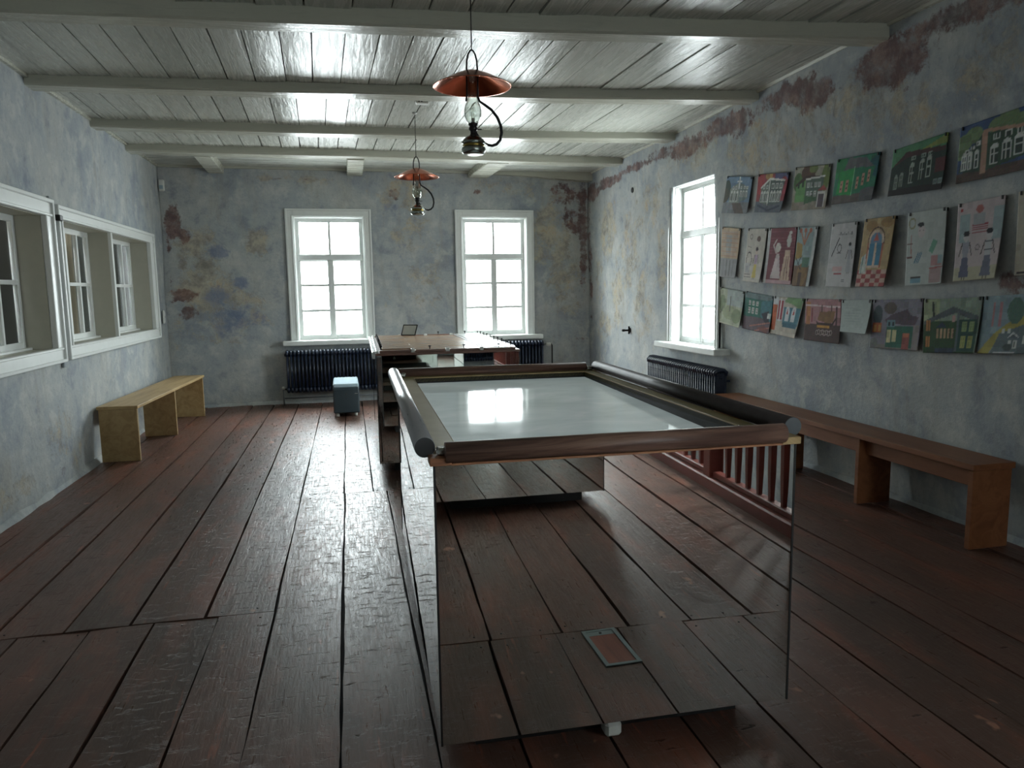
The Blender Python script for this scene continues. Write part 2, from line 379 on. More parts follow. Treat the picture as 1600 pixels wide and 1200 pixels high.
# worn patches: (along wall, height, half width, half height, channel, strength)
bl_back = [(-2.02, 2.35, .10, .22, RED, .95), (-1.9, 2.18, .07, .12, RED, .8), (-1.95, 1.45, .16, .07, RED, .9), (-1.9, 1.22, .12, .1, RED, .8), (-2.1, 1.8, .04, .8, RED, .5),
    (-1.75, 1.9, .35, .5, TAN, .55), (-1.65, 1.45, .45, .35, TAN, .65), (-1.35, 1.25, .5, .4, TAN, .5), (-1.9, 1.0, .3, .3, TAN, .45), (-1.02, 2.1, .16, .2, TAN, .75), (-1.4, .9, .3, .12, TAN, .45),
    (-1.55, 1.42, .2, .12, BLU, .7), (-1.45, 1.15, .25, .3, BLU, .62), (-1.5, 1.98, .13, .1, BLU, .75), (-1.25, 1.6, .12, .1, BLU, .7), (-1.15, 1.2, .2, .2, BLU, .4),
    (-.8, 2.92, .25, .05, TAN, .6), (-.75, 2.9, .1, .02, RED, .55), (-.35, 2.92, .14, .03, RED, .6), (-.3, 2.9, .3, .08, TAN, .55),
    (.85, 2.75, .4, .3, TAN, .55), (.72, 2.72, .1, .08, RED, .55), (.7, 2.55, .16, .1, BLU, .55), (1.0, 2.2, .35, .3, TAN, .5), (.75, 2.2, .1, .12, TAN, .75), (.85, 1.95, .14, .2, BLU, .42), (1.1, 1.5, .4, .4, TAN, .42), (1.2, 1.7, .1, .1, RED, .35), (1.3, .95, .4, .15, TAN, .35),
    (1.85, 2.78, .06, .05, RED, .7), (2.3, 2.82, .5, .2, TAN, .45), (2.9, 2.25, .35, .55, TAN, .62), (2.85, 2.2, .1, .22, TAN, .9), (3.05, 1.7, .3, .4, TAN, .55), (3.1, 2.75, .28, .2, RED, .5), (3.2, 2.85, .2, .08, BLU, .5), (3.36, 2.2, .07, .9, RED, .72), (3.2, 2.4, .2, .25, RED, .45), (3.15, 1.3, .25, .5, TAN, .45), (3.25, .7, .3, .3, RED, .25),
    (-.9, 1.0, .12, .3, TAN, .35), (.6, 1.2, .06, .5, TAN, .35)]
bl_right = [(9.9, 2.75, .25, .12, RED, .95), (9.3, 2.82, .5, .07, RED, .9), (8.5, 2.86, .6, .06, RED, .85), (7.6, 2.88, .4, .07, RED, .7), (7.0, 2.85, .5, .12, RED, .75), (6.2, 2.90, .5, .09, RED, .85), (6.0, 2.8, .2, .1, RED, .7), (5.25, 2.9, .45, .10, RED, .75), (4.9, 2.82, .25, .12, RED, .85), (4.1, 2.8, .35, .16, RED, .8), (3.8, 2.9, .35, .06, RED, .6), (3.2, 2.92, .9, .08, RED, .9), (2.3, 2.95, 1., .08, RED, .85),
    (10.0, 1.9, .1, 1.0, RED, .6), (9.3, 2.2, .35, .5, TAN, .6), (9.0, 1.4, .3, .6, TAN, .55), (8.6, 1.9, .35, .6, TAN, .58), (8.2, 1.2, .4, .6, TAN, .5), (9.5, .9, .3, .4, TAN, .5), (8.0, 2.4, .5, .4, TAN, .45), (7.7, 1.8, .2, .5, TAN, .45), (9.6, 1.6, .3, .5, TAN, .45),
    (6.9, 2.75, .8, .16, TAN, .5), (5.6, 2.6, .8, .3, TAN, .5), (4.4, 2.6, .7, .3, TAN, .45), (3.9, 2.45, .4, .25, TAN, .5), (3.3, 2.6, .5, .3, TAN, .4), (5.9, 2.0, .2, .3, RED, .25), (3.2, 1.42, .25, .05, RED, .6), (3.0, 1.5, .4, .06, RED, .4), (4.6, 1.41, .5, .05, TAN, .4), (5.4, 1.43, .3, .05, TAN, .4), (2.0, 1.6, .8, .7, TAN, .4)]
bl_left = [(6.2, .42, .3, .28, TAN, .42), (5.2, .18, .9, .12, TAN, .45), (6.6, .2, .3, .14, TAN, .5), (5.0, .5, .1, .08, RED, .45), (6.55, .35, .03, .06, RED, .5), (4.2, 2.6, .8, .25, TAN, .4), (5.2, 2.5, .5, .2, TAN, .35), (6.1, .12, .5, .05, RED, .35), (7.6, .7, .5, .2, TAN, .2)]

hole_bl, hole_br = (-.565, .315, .83, 2.425), (1.635, 2.525, .83, 2.43)
hole_r = (6.47, 7.42, .865, 2.50)
wall_back = grid_wall('wall_back', lambda u, v: (u, YB, v), -2.45, 3.75, -.1, H+.1, [hole_bl, hole_br], bl_back, (0, -1, 0), .06, .15)
wall_right = grid_wall('wall_right', lambda u, v: (float(wall_x(u, v)), u, v), YR-.2, YB+.0, -2.8, H+.1, [hole_r, (-1.575, -.625, .865, 2.50)], bl_right, (-1, 0, 0), .07, .12)
niches = [(6.53, 7.82), (7.86, 9.264), (3.35, 4.72), (4.76, 6.2)]
wall_left = grid_wall('wall_left', lambda u, v: (XL, u, v), YR-.2, YB+.0, -.1, H+.1, [(a, b, 1.05, 2.06) for a, b in niches], bl_left, (1, 0, 0), .08, .22)
wall_rear = grid_wall('wall_rear', lambda u, v: (u, YR, v), -2.45, 3.75, -2.8, H+.1, [(1.85, 2.75, .83, 2.43)], [], (0, 1, 0), .12)

# floor -------------------------------------------------------------
floor = MB().box((-2.4, YR-.2, -.14), (2.56, YB+.2, -.036)).box((2.56, .42, -.14), (3.9, YB+.2, -.036)).build('floor', BACKING); tag(floor, kind='structure')
AF = .0083
def plank_mesh(x0, x1, y0, y1, z0=-.033):
    """one board with slightly wavy edges, its top a little cupped"""
    L = y1-y0; ny = max(3, min(24, int(L/.20))); m = MB()
    zt = random.uniform(-.0035, .001); tilt = random.uniform(-.003, .003); cup = random.uniform(-.0022, .0032)
    gl, gr = random.uniform(.003, .0082), random.uniform(.003, .0082)
    vs = []; ph = random.uniform(0, 9)
    for j in range(ny+1):
        y = y0 + L*j/ny; sh = AF*(y-2.72)
        wl = .0022*math.sin(y*3.1+ph)+random.uniform(-.0026, .0026); wr = .0022*math.sin(y*2.7+ph*2)+random.uniform(-.0026, .0026)
        a = x0+sh+gl+wl; b = x1+sh-gr+wr; dz = .0016*math.sin(y*1.7+ph)
        for t, z in ((0, z0), (.0, zt-tilt+dz), (.25, zt-tilt*.5+cup*.7+dz), (.5, zt+cup+dz), (.75, zt+tilt*.5+cup*.7+dz), (1, zt+tilt+dz), (1, z0)):
            vs.append((a+(b-a)*t, y, z))
    fs = []
    for j in range(ny):
        for k in range(6): fs.append((j*7+k, j*7+k+1, (j+1)*7+k+1, (j+1)*7+k))
    fs.append(tuple(range(7))); fs.append(tuple(ny*7+k for k in range(6, -1, -1)))
    m.add(vs, fs, False)
    return m
def lay(seams, y0, y1, jit=.006):
    for a, b in zip(seams[:-1], seams[1:]):
        d0, d1 = (random.uniform(-jit, jit) if abs(y0) < 4.9 or True else 0), 0
        m = plank_mesh(a, b, y0+.004, y1-.004)
        o = m.build('plank', FLOOR, floor); 
lay([-2.30, -2.035, -1.80, -1.535, -1.245, -.978, -.668, -.366], 3.40, YB)
lay([-.366, -.067, .145, .42, .70, .98, 1.25, 1.51, 1.79, 2.06, 2.33, 2.60, 2.88, 3.16, 3.42, 3.75], 5.345, YB)
lay([-.366, -.062, .24, .512, .795, 1.068, 1.365, 1.652, 1.905, 2.132, 2.40, 2.64, 2.92, 3.20, 3.40, 3.90], 1.24, 5.345)
lay([-2.36, -2.08, -1.74, -1.425, -1.140, -.880, -.610, -.366], -.72, 3.40)
lay([-.366, -.05, .245, .523, .828, 1.126, 1.41, 1.70, 2.0, 2.29, 2.57], -3.0, 1.24)
lay([2.57, 2.84, 3.12, 3.40, 3.90], .44, 1.24)
lay([-2.36, -2.06, -1.78, -1.48, -1.2, -.92, -.64, -.366], YR, -.72)
lay([-.366, -.05, .25, .55, .85, 1.15, 1.45, 1.75, 2.05, 2.33, 2.57], YR, -3.0)
# nail heads beside the butt joints
nm = MB()
def nails(xs, yj):
    for x in xs:
        for dy in (-.05, .05):
            for dx in (.05, .22):
                px, py = x+dx+random.uniform(-.015, .015), yj+dy*random.uniform(.7, 1.3)
                nm.lathe([(.0045, .0), (.0045, .0022), (.0, .0028)], 6, Matrix.Translation((px+AF*(py-2.72), py, -.001)))
nails([-2.03, -1.79, -1.53, -1.24, -.97, -.66], 3.40); nails([-.36, -.06, .24, .52, .80, 1.07, 1.37, 1.65], 5.345)
nails([-.36, -.06, .24, .52, .80, 1.07, 1.37, 1.65, 1.9], 1.24)
no = nm.build('nail_heads', IRON, floor); no['kind'] = 'stuff'

# ceiling -----------------------------------------------------------
ceil = MB().box((-2.45, YR-.2, H+.035), (3.75, YB+.2, H+.12)).build('ceiling', BACKING); tag(ceil, kind='structure')
beams = [  # polyline of the near top edge (x, y), drop, width
    ('b0', [(-2.3, 3.15), (.9, 2.95), (3.45, 2.75)], .095, .17),
    ('b1', [(-2.3, 4.62), (-.39, 4.50), (1.03, 4.385), (2.58, 4.215), (3.40, 4.10)], .095, .16),
    ('b2', [(-2.25, 6.165), (-.5, 6.06), (1.387, 5.92), (3.45, 5.655)], .075, .19),
    ('b3', [(-2.25, 7.53), (.2, 7.51), (1.74, 7.46), (3.50, 7.285)], .075, .20),
    ('b4', [(-2.25, 8.69), (.2, 8.70), (3.48, 8.76)], .075, .24),
    ('bm1', [(-2.3, 1.70), (3.4, 1.35)], .095, .17), ('bm2', [(-2.3, .2), (3.4, -.1)], .095, .17), ('bm3', [(-2.3, -1.3), (3.4, -1.6)], .095, .17),
    ('bm4', [(-2.3, -2.8), (3.4, -3.0)], .095, .17), ('bm5', [(-2.3, -4.3), (3.4, -4.4)], .095, .17)]
def by(poly, x): return float(np.interp(x, [p[0] for p in poly], [p[1] for p in poly]))
for _, poly, drop, wd in beams:
    m = MB(); xs = np.linspace(-2.3, 3.6, 30); vs = []
    for k, x in enumerate(xs):
        y = by(poly, x); s = .004*math.sin(x*1.9+drop*90) + .002*math.sin(x*5.3); c = .012
        for (dy, dz) in ((0, .02), (0, -drop+c), (c, -drop), (wd-c, -drop), (wd, -drop+c), (wd, .02)):
            vs.append((x, y+dy+s, H+dz+s*.8))
    fs = []
    for k in range(len(xs)-1):
        for q in range(5): fs.append((k*6+q, k*6+q+1, (k+1)*6+q+1, (k+1)*6+q))
    fs.append(tuple(range(6))); fs.append(tuple((len(xs)-1)*6+q for q in range(6)))
    m.add(vs, fs); o = m.build('ceiling_beam', BEAM, ceil)
AC = -.0288
def ceil_bay(seams, ylo, yhi, yref):
    """boards between two beams; seams are given at yref"""
    for a, b in zip(seams[:-1], seams[1:]):
        g = random.uniform(.003, .0072); z = random.uniform(-.0045, .003); tl = random.uniform(-.004, .004); cu = random.uniform(-.003, .002)
        xm = (a+b)/2; y0 = ylo(xm)-.02; y1 = yhi(xm)+.02; vs = []; ny = 5
        for j in range(ny+1):
            y = y0+(y1-y0)*j/ny; sh = AC*(y-yref); wv = random.uniform(-.0012, .0012); dz = .0012*math.sin(y*4+a*9)
            for t, zz in ((0, .03), (0, 0), (.25, cu*.7), (.5, cu), (.75, cu*.7), (1, 0), (1, .03)):
                xx = a+g+wv+(b-a-2*g)*t+sh
                vs.append((xx, y, H+zz+(z+tl*(t-.5)*2+dz if zz < .02 else 0)))
        fs = []
        for j in range(ny):
            for k in range(6): fs.append((j*7+k, j*7+k+1, (j+1)*7+k+1, (j+1)*7+k))
        fs.append(tuple(range(7))); fs.append(tuple(ny*7+k for k in range(7)))
        m = MB().add(vs, fs, False)
        m.build('ceiling_board', CEIL, ceil)
B = {k: p for k, p, _, _ in beams}
s0 = [-2.32, -2.10, -1.88, -1.66, -1.44, -1.23, -1.03, -.811, -.625, -.392, -.135, .13, .346, .554, .779, .996, 1.189, 1.407, 1.627, 1.84, 2.036, 2.256, 2.438, 2.62, 2.823, 3.002, 3.203, 3.5]
s1 = [-2.36, -2.18, -1.976, -1.768, -1.557, -1.351, -1.16, -.958, -.755, -.554, -.334, -.141, .064, .271, .477, .671, .867, 1.055, 1.21, 1.369, 1.534, 1.75, 2.08, 2.40, 2.58, 2.95, 3.25, 3.6]
s2 = [-2.3, -2.029, -1.821, -1.61, -1.397, -1.19, -.986, -.766, -.531, -.32, -.082, .104, .293, .48, .706, .913, 1.148, 1.382, 1.58, 1.793, 1.999, 2.214, 2.431, 2.663, 2.906, 3.13, 3.318, 3.6]
s3 = [-2.3, -2.12, -1.934, -1.752, -1.569, -1.377, -1.163, -.966, -.774, -.573, -.377, -.181, .023, .22, .414, .611, .822, 1.012, 1.216, 1.437, 1.756, 1.948, 2.182, 2.40, 2.618, 2.93, 3.254, 3.6]
ceil_bay(s0, lambda x: by(B['b0'], x), lambda x: by(B['b1'], x)+.1, 4.38)
ceil_bay(s1, lambda x: by(B['b1'], x)+.1, lambda x: by(B['b2'], x)+.1, 5.92)
ceil_bay(s2, lambda x: by(B['b2'], x)+.1, lambda x: by(B['b3'], x)+.1, 7.46)
ceil_bay(s3, lambda x: by(B['b3'], x)+.1, lambda x: by(B['b4'], x)+.1, 8.70)
ceil_bay([v-.02 for v in s0], lambda x: by(B['bm1'], x)+.1, lambda x: by(B['b0'], x)+.1, 2.9)
ceil_bay(s2, lambda x: by(B['bm2'], x)+.1, lambda x: by(B['bm1'], x)+.1, 1.4)
ceil_bay(s1, lambda x: by(B['bm3'], x)+.1, lambda x: by(B['bm2'], x)+.1, 0.)
ceil_bay(s3, lambda x: by(B['bm4'], x)+.1, lambda x: by(B['bm3'], x)+.1, -1.5)
ceil_bay(s0, lambda x: YR, lambda x: by(B['bm4'], x)+.1, -3.)
for k, yy in enumerate([8.86, 9.08, 9.31, 9.53, 9.76, 10.12]):                       # boards of the last bay run along the back wall
    if k < 5:
        y1 = [9.08, 9.31, 9.53, 9.76, 10.12][k]; z = random.uniform(-.004, .003)
        MB().box((-2.3, yy+.004, H+z), (3.55, y1-.004, H+.03), .003).build('ceiling_board', CEILX, ceil)
for (xa, xb, wdt) in ((-1.43, -1.47, .19), (.225, .235, .20), (1.90, 1.86, .27), ):
    m = MB(); h = .085
    vs = []
    for y, x in ((8.88, xa), (YB+.02, xb)):
        for dx, dz in ((-wdt/2, .01), (-wdt/2, -h+.01), (-wdt/2+.01, -h), (wdt/2-.01, -h), (wdt/2, -h+.01), (wdt/2, .01)): vs.append((x+dx, y, H+dz))
    m.add(vs, [(q, q+1, q+7, q+6) for q in range(5)] + [tuple(range(6)), tuple(range(6, 12))])
    m.build('joist', BEAM, ceil)
# the plate along the back wall, sagging and thicker towards the right-hand corner
m = MB(); vs = []; xs = np.linspace(-2.3, 3.5, 26)
for x in xs:
    t = float(np.interp(x, [-2.3, 1.9, 2.5, 3.1, 3.5], [.022, .03, .055, .10, .12])); dp = float(np.interp(x, [-2.3, 1.9, 3.1, 3.5], [.05, .06, .16, .2]))
    for dy, dz in ((0, .01), (0, -t+.008), (-.0, -t), (dp-.0, -t), (dp, .01)): vs.append((x, YB-dp+dy, H+dz))
fs = [(k*5+q, k*5+q+1, k*5+q+6, k*5+q+5) for k in range(len(xs)-1) for q in range(4)] + [tuple(range(5)), tuple((len(xs)-1)*5+q for q in range(5))]
m.add(vs, fs); m.build('wall_plate', BEAM, ceil)
# quarter mouldings along the side walls
tr1 = MB()
for a, b in zip(np.linspace(YR, YB, 24)[:-1], np.linspace(YR, YB, 24)[1:]): tr1.box((XL-.01, a, H-.022), (XL+.022, b, H+.004))
tag(tr1.build('trim_1', BEAM), kind='structure')
tr2 = MB(); ys = np.linspace(YR, YB, 40); vs = []
for y in ys:
    x = float(wall_x(y, H)); vs += [(x+.02, y, H+.01), (x+.02, y, H-.02), (x-.015, y, H-.02), (x-.026, y, H+.01)]
tr2.add(vs, [(k*4+q, k*4+q+1, k*4+q+5, k*4+q+4) for k in range(39) for q in range(3)]); tag(tr2.build('trim_2', BEAM), kind='structure')
# plaster heel where wall and floor meet
def heel(name, pts, inn):
    m = MB(); vs = []
    for (x, y) in pts:
        r = random.uniform(.7, 1.3)
        vs += [(x-inn[0]*.02, y-inn[1]*.02, -.02), (x-inn[0]*.02, y-inn[1]*.02, .05*r), (x+inn[0]*.012*r, y+inn[1]*.012*r, .03*r), (x+inn[0]*.028*r, y+inn[1]*.028*r, -.012)]
    m.add(vs, [(k*4+q, k*4+q+1, k*4+q+5, k*4+q+4) for k in range(len(pts)-1) for q in range(3)], True)
    o = m.build(name, PLASTER); tag(o, kind='structure')
heel('baseboard_left', [(XL, y) for y in np.linspace(YR, YB, 90)], (1, 0))
heel('baseboard_right', [(float(wall_x(y, 0)), y) for y in np.linspace(.5, YB, 70)], (-1, 0))
heel('baseboard_back', [(x, YB) for x in np.linspace(-2.2, 3.45, 50)], (0, -1))

# ------------------------------------------------------------------ windows
def window(name, loc, rz, u0, u1, z0, z1, trim=.10, recess=.075, sill=(.0, .0, .08), tr_z=(1.875, 1.955), bars=(1.216, 1.55), mull=.08, lower=True):
    """u along the wall, +y outward; opening u0..u1, z0..z1"""
    W = empty(name, loc, rz); tag(W, kind='structure')
    # casing: moulded flat boards round the opening, three steps
    for (nm_, a, b) in (('casing', (u0-trim, 0), (u0, 0)), ('casing', (u1, 0), (u1+trim, 0))):
        s = 1 if a[0] < u0 else -1; ia = u0 if s == 1 else u1
        m = MB(); m.box((ia-s*trim, -.028, z0), (ia, .02, z1+trim), .004); m.box((ia-s*trim, -.040, z0), (ia-s*(trim-.026), .0, z1+trim), .005); m.box((ia-s*.03, -.035, z0), (ia-s*.012, .0, z1+.012), .004)
        m.build('casing', WHITE, W)
    m = MB(); m.box((u0-.0, -.0282, z1), (u1+.0, .02, z1+trim-.001), .004); m.box((u0-trim+.002, -.0405, z1+trim-.026), (u1+trim-.002, .0, z1+trim+.001), .005); m.box((u0-.03, -.0352, z1+.012), (u1+.03, .0, z1+.03), .004)
    m.build('casing', WHITE, W)
    j = MB(); t = .02                                   # lining of the opening
    j.box((u0-.005, .0, z0), (u0+t*.4, recess+.058, z1)); j.box((u1-t*.4, .0, z0), (u1+.005, recess+.058, z1)); j.box((u0, .0, z1-t*.4), (u1, recess+.058, z1+.005))
    j.build('jamb', WHITE, W)
    s = MB(); s.box((u0-sill[0], -sill[2], z0-.06), (u1+sill[1], recess+.02, z0+.002), .008); s.build('window_sill', WHITE, W)
    fr = MB(); y0, y1 = recess, recess+.055; fw = .028
    fr.box((u0+.008, y0, z0), (u0+fw, y1, z1-.008)); fr.box((u1-fw, y0, z0), (u1-.008, y1, z1-.008)); fr.box((u0+.008, y0+.001, z1-fw-.008), (u1-.008, y1, z1-.008)); fr.box((u0+.008, y0+.001, z0), (u1-.008, y1, z0+.02))
    fr.build('window_frame', SASH, W)
    MB().box((u0+fw-.002, y0-.004, tr_z[0]), (u1-fw+.002, y1, tr_z[1]), .006).build('transom_bar', SASH, W)
    um = (u0+u1)/2
    # upper light
    st = .030
    sh = MB(); a, b = u0+fw, u1-fw; za, zb = tr_z[1], z1-fw-.008
    sh.box((a, y0+.006, za-.004), (a+st, y1-.008, zb)); sh.box((b-st, y0+.006, za-.004), (b, y1-.008, zb)); sh.box((a+.001, y0+.0065, zb-st*.7), (b-.001, y1-.008, zb-.001))
    so = sh.build('upper_sash', SASH, W)
    MB().box((um-.016, y0+.004, za-.003), (um+.016, y1-.01, zb-st*.6)).build('glazing_bar', SASH, so)
    for (p, q) in ((a+st-.004, um-.008), (um+.008, b-st+.004)): MB().box((p, y0+.026, za-.002), (q, y0+.029, zb-st*.6)).build('pane', PANE, so)
    # two casements meeting on a broad post
    for sd in (0, 1):
        a, b = (u0+fw, um) if sd == 0 else (um, u1-fw); za, zb = z0+.02, tr_z[0]
        hs = mull/2; ou = a if sd == 0 else b; iu = b if sd == 0 else a; sg = 1 if sd == 0 else -1
        sh = MB(); sh.box((ou, y0+.006, za), (ou+sg*st, y1-.008, zb+.003)); sh.box((iu-sg*hs, y0-.002+.002*sd, za), (iu+sg*(.002 if sd == 0 else -.0005), y1-.008, zb+.002), .004)
        sh.box((ou+sg*.001, y0+.0065, za+.001), (iu-sg*.001, y1-.009, za+.045)); sh.box((ou+sg*.001, y0+.0065, zb-.012), (iu-sg*.001, y1-.009, zb+.001))
        so = sh.build('casement', SASH, W)
        lo, hi = sorted((ou+sg*st, iu-sg*hs)); lev = [za+.045] + list(bars) + [zb-.012]
        for z in bars: MB().box((lo-.002, y0+.004, z-.016), (hi+.002, y1-.01, z+.016)).build('glazing_bar', SASH, so)
        for k in range(3): MB().box((lo-.003, y0+.026, lev[k]-.003), (hi+.003, y0+.029, lev[k+1]+.003)).build('pane', PANE, so)
    return W
window('window_1', (0, YB, 0), 0, hole_bl[0], hole_bl[1], hole_bl[2], hole_bl[3], .105, .075, (.205, .205, .12))
window('window_2', (0, YB, 0), 0, hole_br[0], hole_br[1], hole_br[2], hole_br[3], .105, .075, (.195, .205, .12))
yc = (hole_r[0]+hole_r[1])/2
window('window_3', (3.505, yc, 0), -PI/2, -.475, .475, .865, 2.50, .085, .075, (.205, .215, .14), (1.975, 2.045), (1.26, 1.59), .09)
for nm_, yy in (('window_7', -1.1),):
    window(nm_, (float(wall_x(yy, 1.7))+.005, yy, 0), -PI/2, -.475, .475, .865, 2.50, .085, .075, (.205, .215, .14), (1.975, 2.045), (1.26, 1.59), .09)
window('window_4', (2.3, YR, 0), PI, -.45, .45, .83, 2.43, .105, .075, (.2, .2, .12))

# recessed inner windows in the left wall
def niche_frame(name, y0, y1, nich, z0=.955, z1=2.155):
    W = empty(name, (XL, 0, 0)); tag(W, kind='structure')
    zi0, zi1 = 1.06, 2.055; ya, yb = nich[0][0], nich[-1][1]
    # broad stepped casing boards round the whole pair
    def board(a, b, steps):
        m = MB()
        for (p, q) in steps: m.box(p, q, .005)
        m.build('casing', WHITE, W)
    board(0, 0, [((0.0, y0, zi1), (.035, y1, z1)), ((0, y0-.002, z1-.028), (.055, y1+.002, z1+.002)), ((0, y0+.004, zi1-.004), (.045, y1-.004, zi1+.018))])
    board(0, 0, [((0.0, y0, z0), (.0352, y1, zi0)), ((0, y0-.002, z0-.002), (.052, y1+.002, z0+.024)), ((0, y0+.004, zi0-.016), (.043, y1-.004, zi0+.004))])
    board(0, 0, [((0.0, y0+.001, z0+.002), (.0348, ya, z1-.002)), ((0, y0-.001, z0), (.0535, y0+.026, z1)), ((0, ya-.018, zi0), (.0445, ya+.004, zi1))])
    board(0, 0, [((0.0, yb, z0+.002), (.0348, y1-.001, z1-.002)), ((0, y1-.026, z0), (.0535, y1+.001, z1)), ((0, yb-.004, zi0), (.0445, yb+.018, zi1))])
    for (p, q) in zip(nich[:-1], nich[1:]): MB().box((-.21, p[1]-.002, zi0-.004), (.03, q[0]+.002, zi1+.004), .003).build('mullion', WHITE, W)
    D = -.205
    for k, (a, b) in enumerate(nich):
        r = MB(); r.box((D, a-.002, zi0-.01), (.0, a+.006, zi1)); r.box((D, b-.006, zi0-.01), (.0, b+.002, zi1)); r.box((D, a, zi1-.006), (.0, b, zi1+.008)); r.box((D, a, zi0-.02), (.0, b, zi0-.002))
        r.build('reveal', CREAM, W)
        MB().box((D, a+.006, zi0-.004), (D+.075, b-.006, zi0+.016), .004).build('inner_sill', WHITE, W)
        mid = (a+b)/2
        for (p, q) in ((a+.012, mid), (mid, b-.012)):
            f = MB(); fw = .045; za, zb = zi0+.012, zi1-.008; x0, x1 = D, D+.035
            f.box((x0, p, za), (x1, p+fw, zb), .003); f.box((x0, q-fw, za), (x1, q, zb), .003); f.box((x0+.001, p+fw-.002, zb-fw), (x1-.001, q-fw+.002, zb-.001)); f.box((x0+.001, p+fw-.002, za+.001), (x1-.001, q-fw+.002, za+fw))
            so = f.build('casement', WHITE, W)
            pm = (p+q)/2; zm = (za+zb)/2
            MB().box((x0+.004, pm-.016, za+fw-.002), (x1+.002, pm+.016, zb-fw+.002), .004).build('glazing_bar', WHITE, so)
            MB().box((x0+.005, p+fw-.002, zm-.016), (x1+.001, q-fw+.002, zm+.016), .004).build('glazing_bar', WHITE, so)
            for (c, d) in ((p+fw, pm-.016), (pm+.016, q-fw)):
                for (g, h) in ((za+fw, zm-.016), (zm+.016, zb-fw)):
                    MB().box((x0+.012, c-.003, g-.003), (x0+.015, d+.003, h+.003)).build('pane', PANE, so)
        # drawn curtain in the dark room behind
        cm = MB(); nn = 44; vs = []
        for i in range(nn+1):
            y = a-.02+(b-a+.04)*i/nn; x = -.33+.006*math.sin(i*1.9)+.003*math.sin(i*4.3)
            vs += [(x, y, zi0-.1), (x, y, zi1+.1), (x-.01, y, zi1+.1), (x-.01, y, zi0-.1)]
        cm.add(vs, [(i*4+q, i*4+(q+1) % 4, (i+1)*4+(q+1) % 4, (i+1)*4+q) for i in range(nn) for q in range(4)], True)
        cm.build('curtain', CURTAIN2 if k == 1 and len(nich) == 2 and ya > 6.4 else CURTAIN, W)
    return W
W5 = niche_frame('window_5', 6.425, 9.44, [(6.53, 7.82), (7.86, 9.264)])
W6 = niche_frame('window_6', 3.22, 6.345, [(3.35, 4.72), (4.76, 6.2)], .95, 2.18)
bbox('hinge', (.035, 6.375, 2.03), (.075, 6.445, 2.075), IRON, W5, .006)
MB().box((.0, 6.352, .90), (.02, 6.418, 2.21), .004).build('filler_strip', PLASTER, W5)
MB().box((-.30, -5.3, -.1), (-.295, YB+.2, 3.1)).build('wall_outer_left', BACKING).location = (XL-.12, 0, 0)
tag(bpy.data.objects['wall_outer_left'], kind='structure')

# ------------------------------------------------------------------ mirror-clad tables
TW, TL = 1.148, 2.10
def mirror_table(loc, rz, label, top=True):
    T = empty('mirror_table', loc, rz); tag(T, label, 'table', 'mirror-clad display tables in a row')
    z0, z1, t = .09, .953, .006
    MB().box((0, 0, z0), (TW, t, z1), .001).build('mirror_panel', MIRROR, T); MB().box((0, TL-t, z0), (TW, TL, z1), .001).build('mirror_panel', MIRROR, T)
    MB().box((0, t, z0), (t, TL-t, z1), .001).build('mirror_panel', MIRROR, T); MB().box((TW-t, t, z0), (TW, TL-t, z1), .001).build('mirror_panel', MIRROR, T)
    for x, y in ((-.002, -.002), (TW-.004, -.002), (-.002, TL-.004), (TW-.004, TL-.004)): MB().box((x, y, z0-.001), (x+.006, y+.006, z1)).build('corner_edge', BLACK, T)
    MB().box((t+.001, t+.001, z0+.004), (TW-t-.001, TL-t-.001, z0+.03)).build('underside_panel', BLACK, T)
    MB().box((.12, .12, .0), (TW-.12, TL-.12, z0+.003)).build('plinth', BLACK, T)
    for x in (.565,):
        for y in (.085,):
            f = MB(); f.box((x-.028, y-.03, .0), (x+.028, y+.03, .05), .01); f.box((x-.01, y-.01, .05), (x+.01, y+.01, z0+.003)); f.build('foot', PLASTIC, T)
    return T
def tube_rail(T, p, q, r, mat, cap, name, capr=.97):
    o = MB().cyl(p, q, r, 40).build(name, mat, T)
    d = (Vector(q)-Vector(p)).normalized()
    for a, s in ((p, -1), (q, 1)):
        c = Vector(a)+d*s*.0015; MB().cyl(Vector(a)-d*s*.002, c, r*capr, 40).build('end_cap', cap, o)
    return o
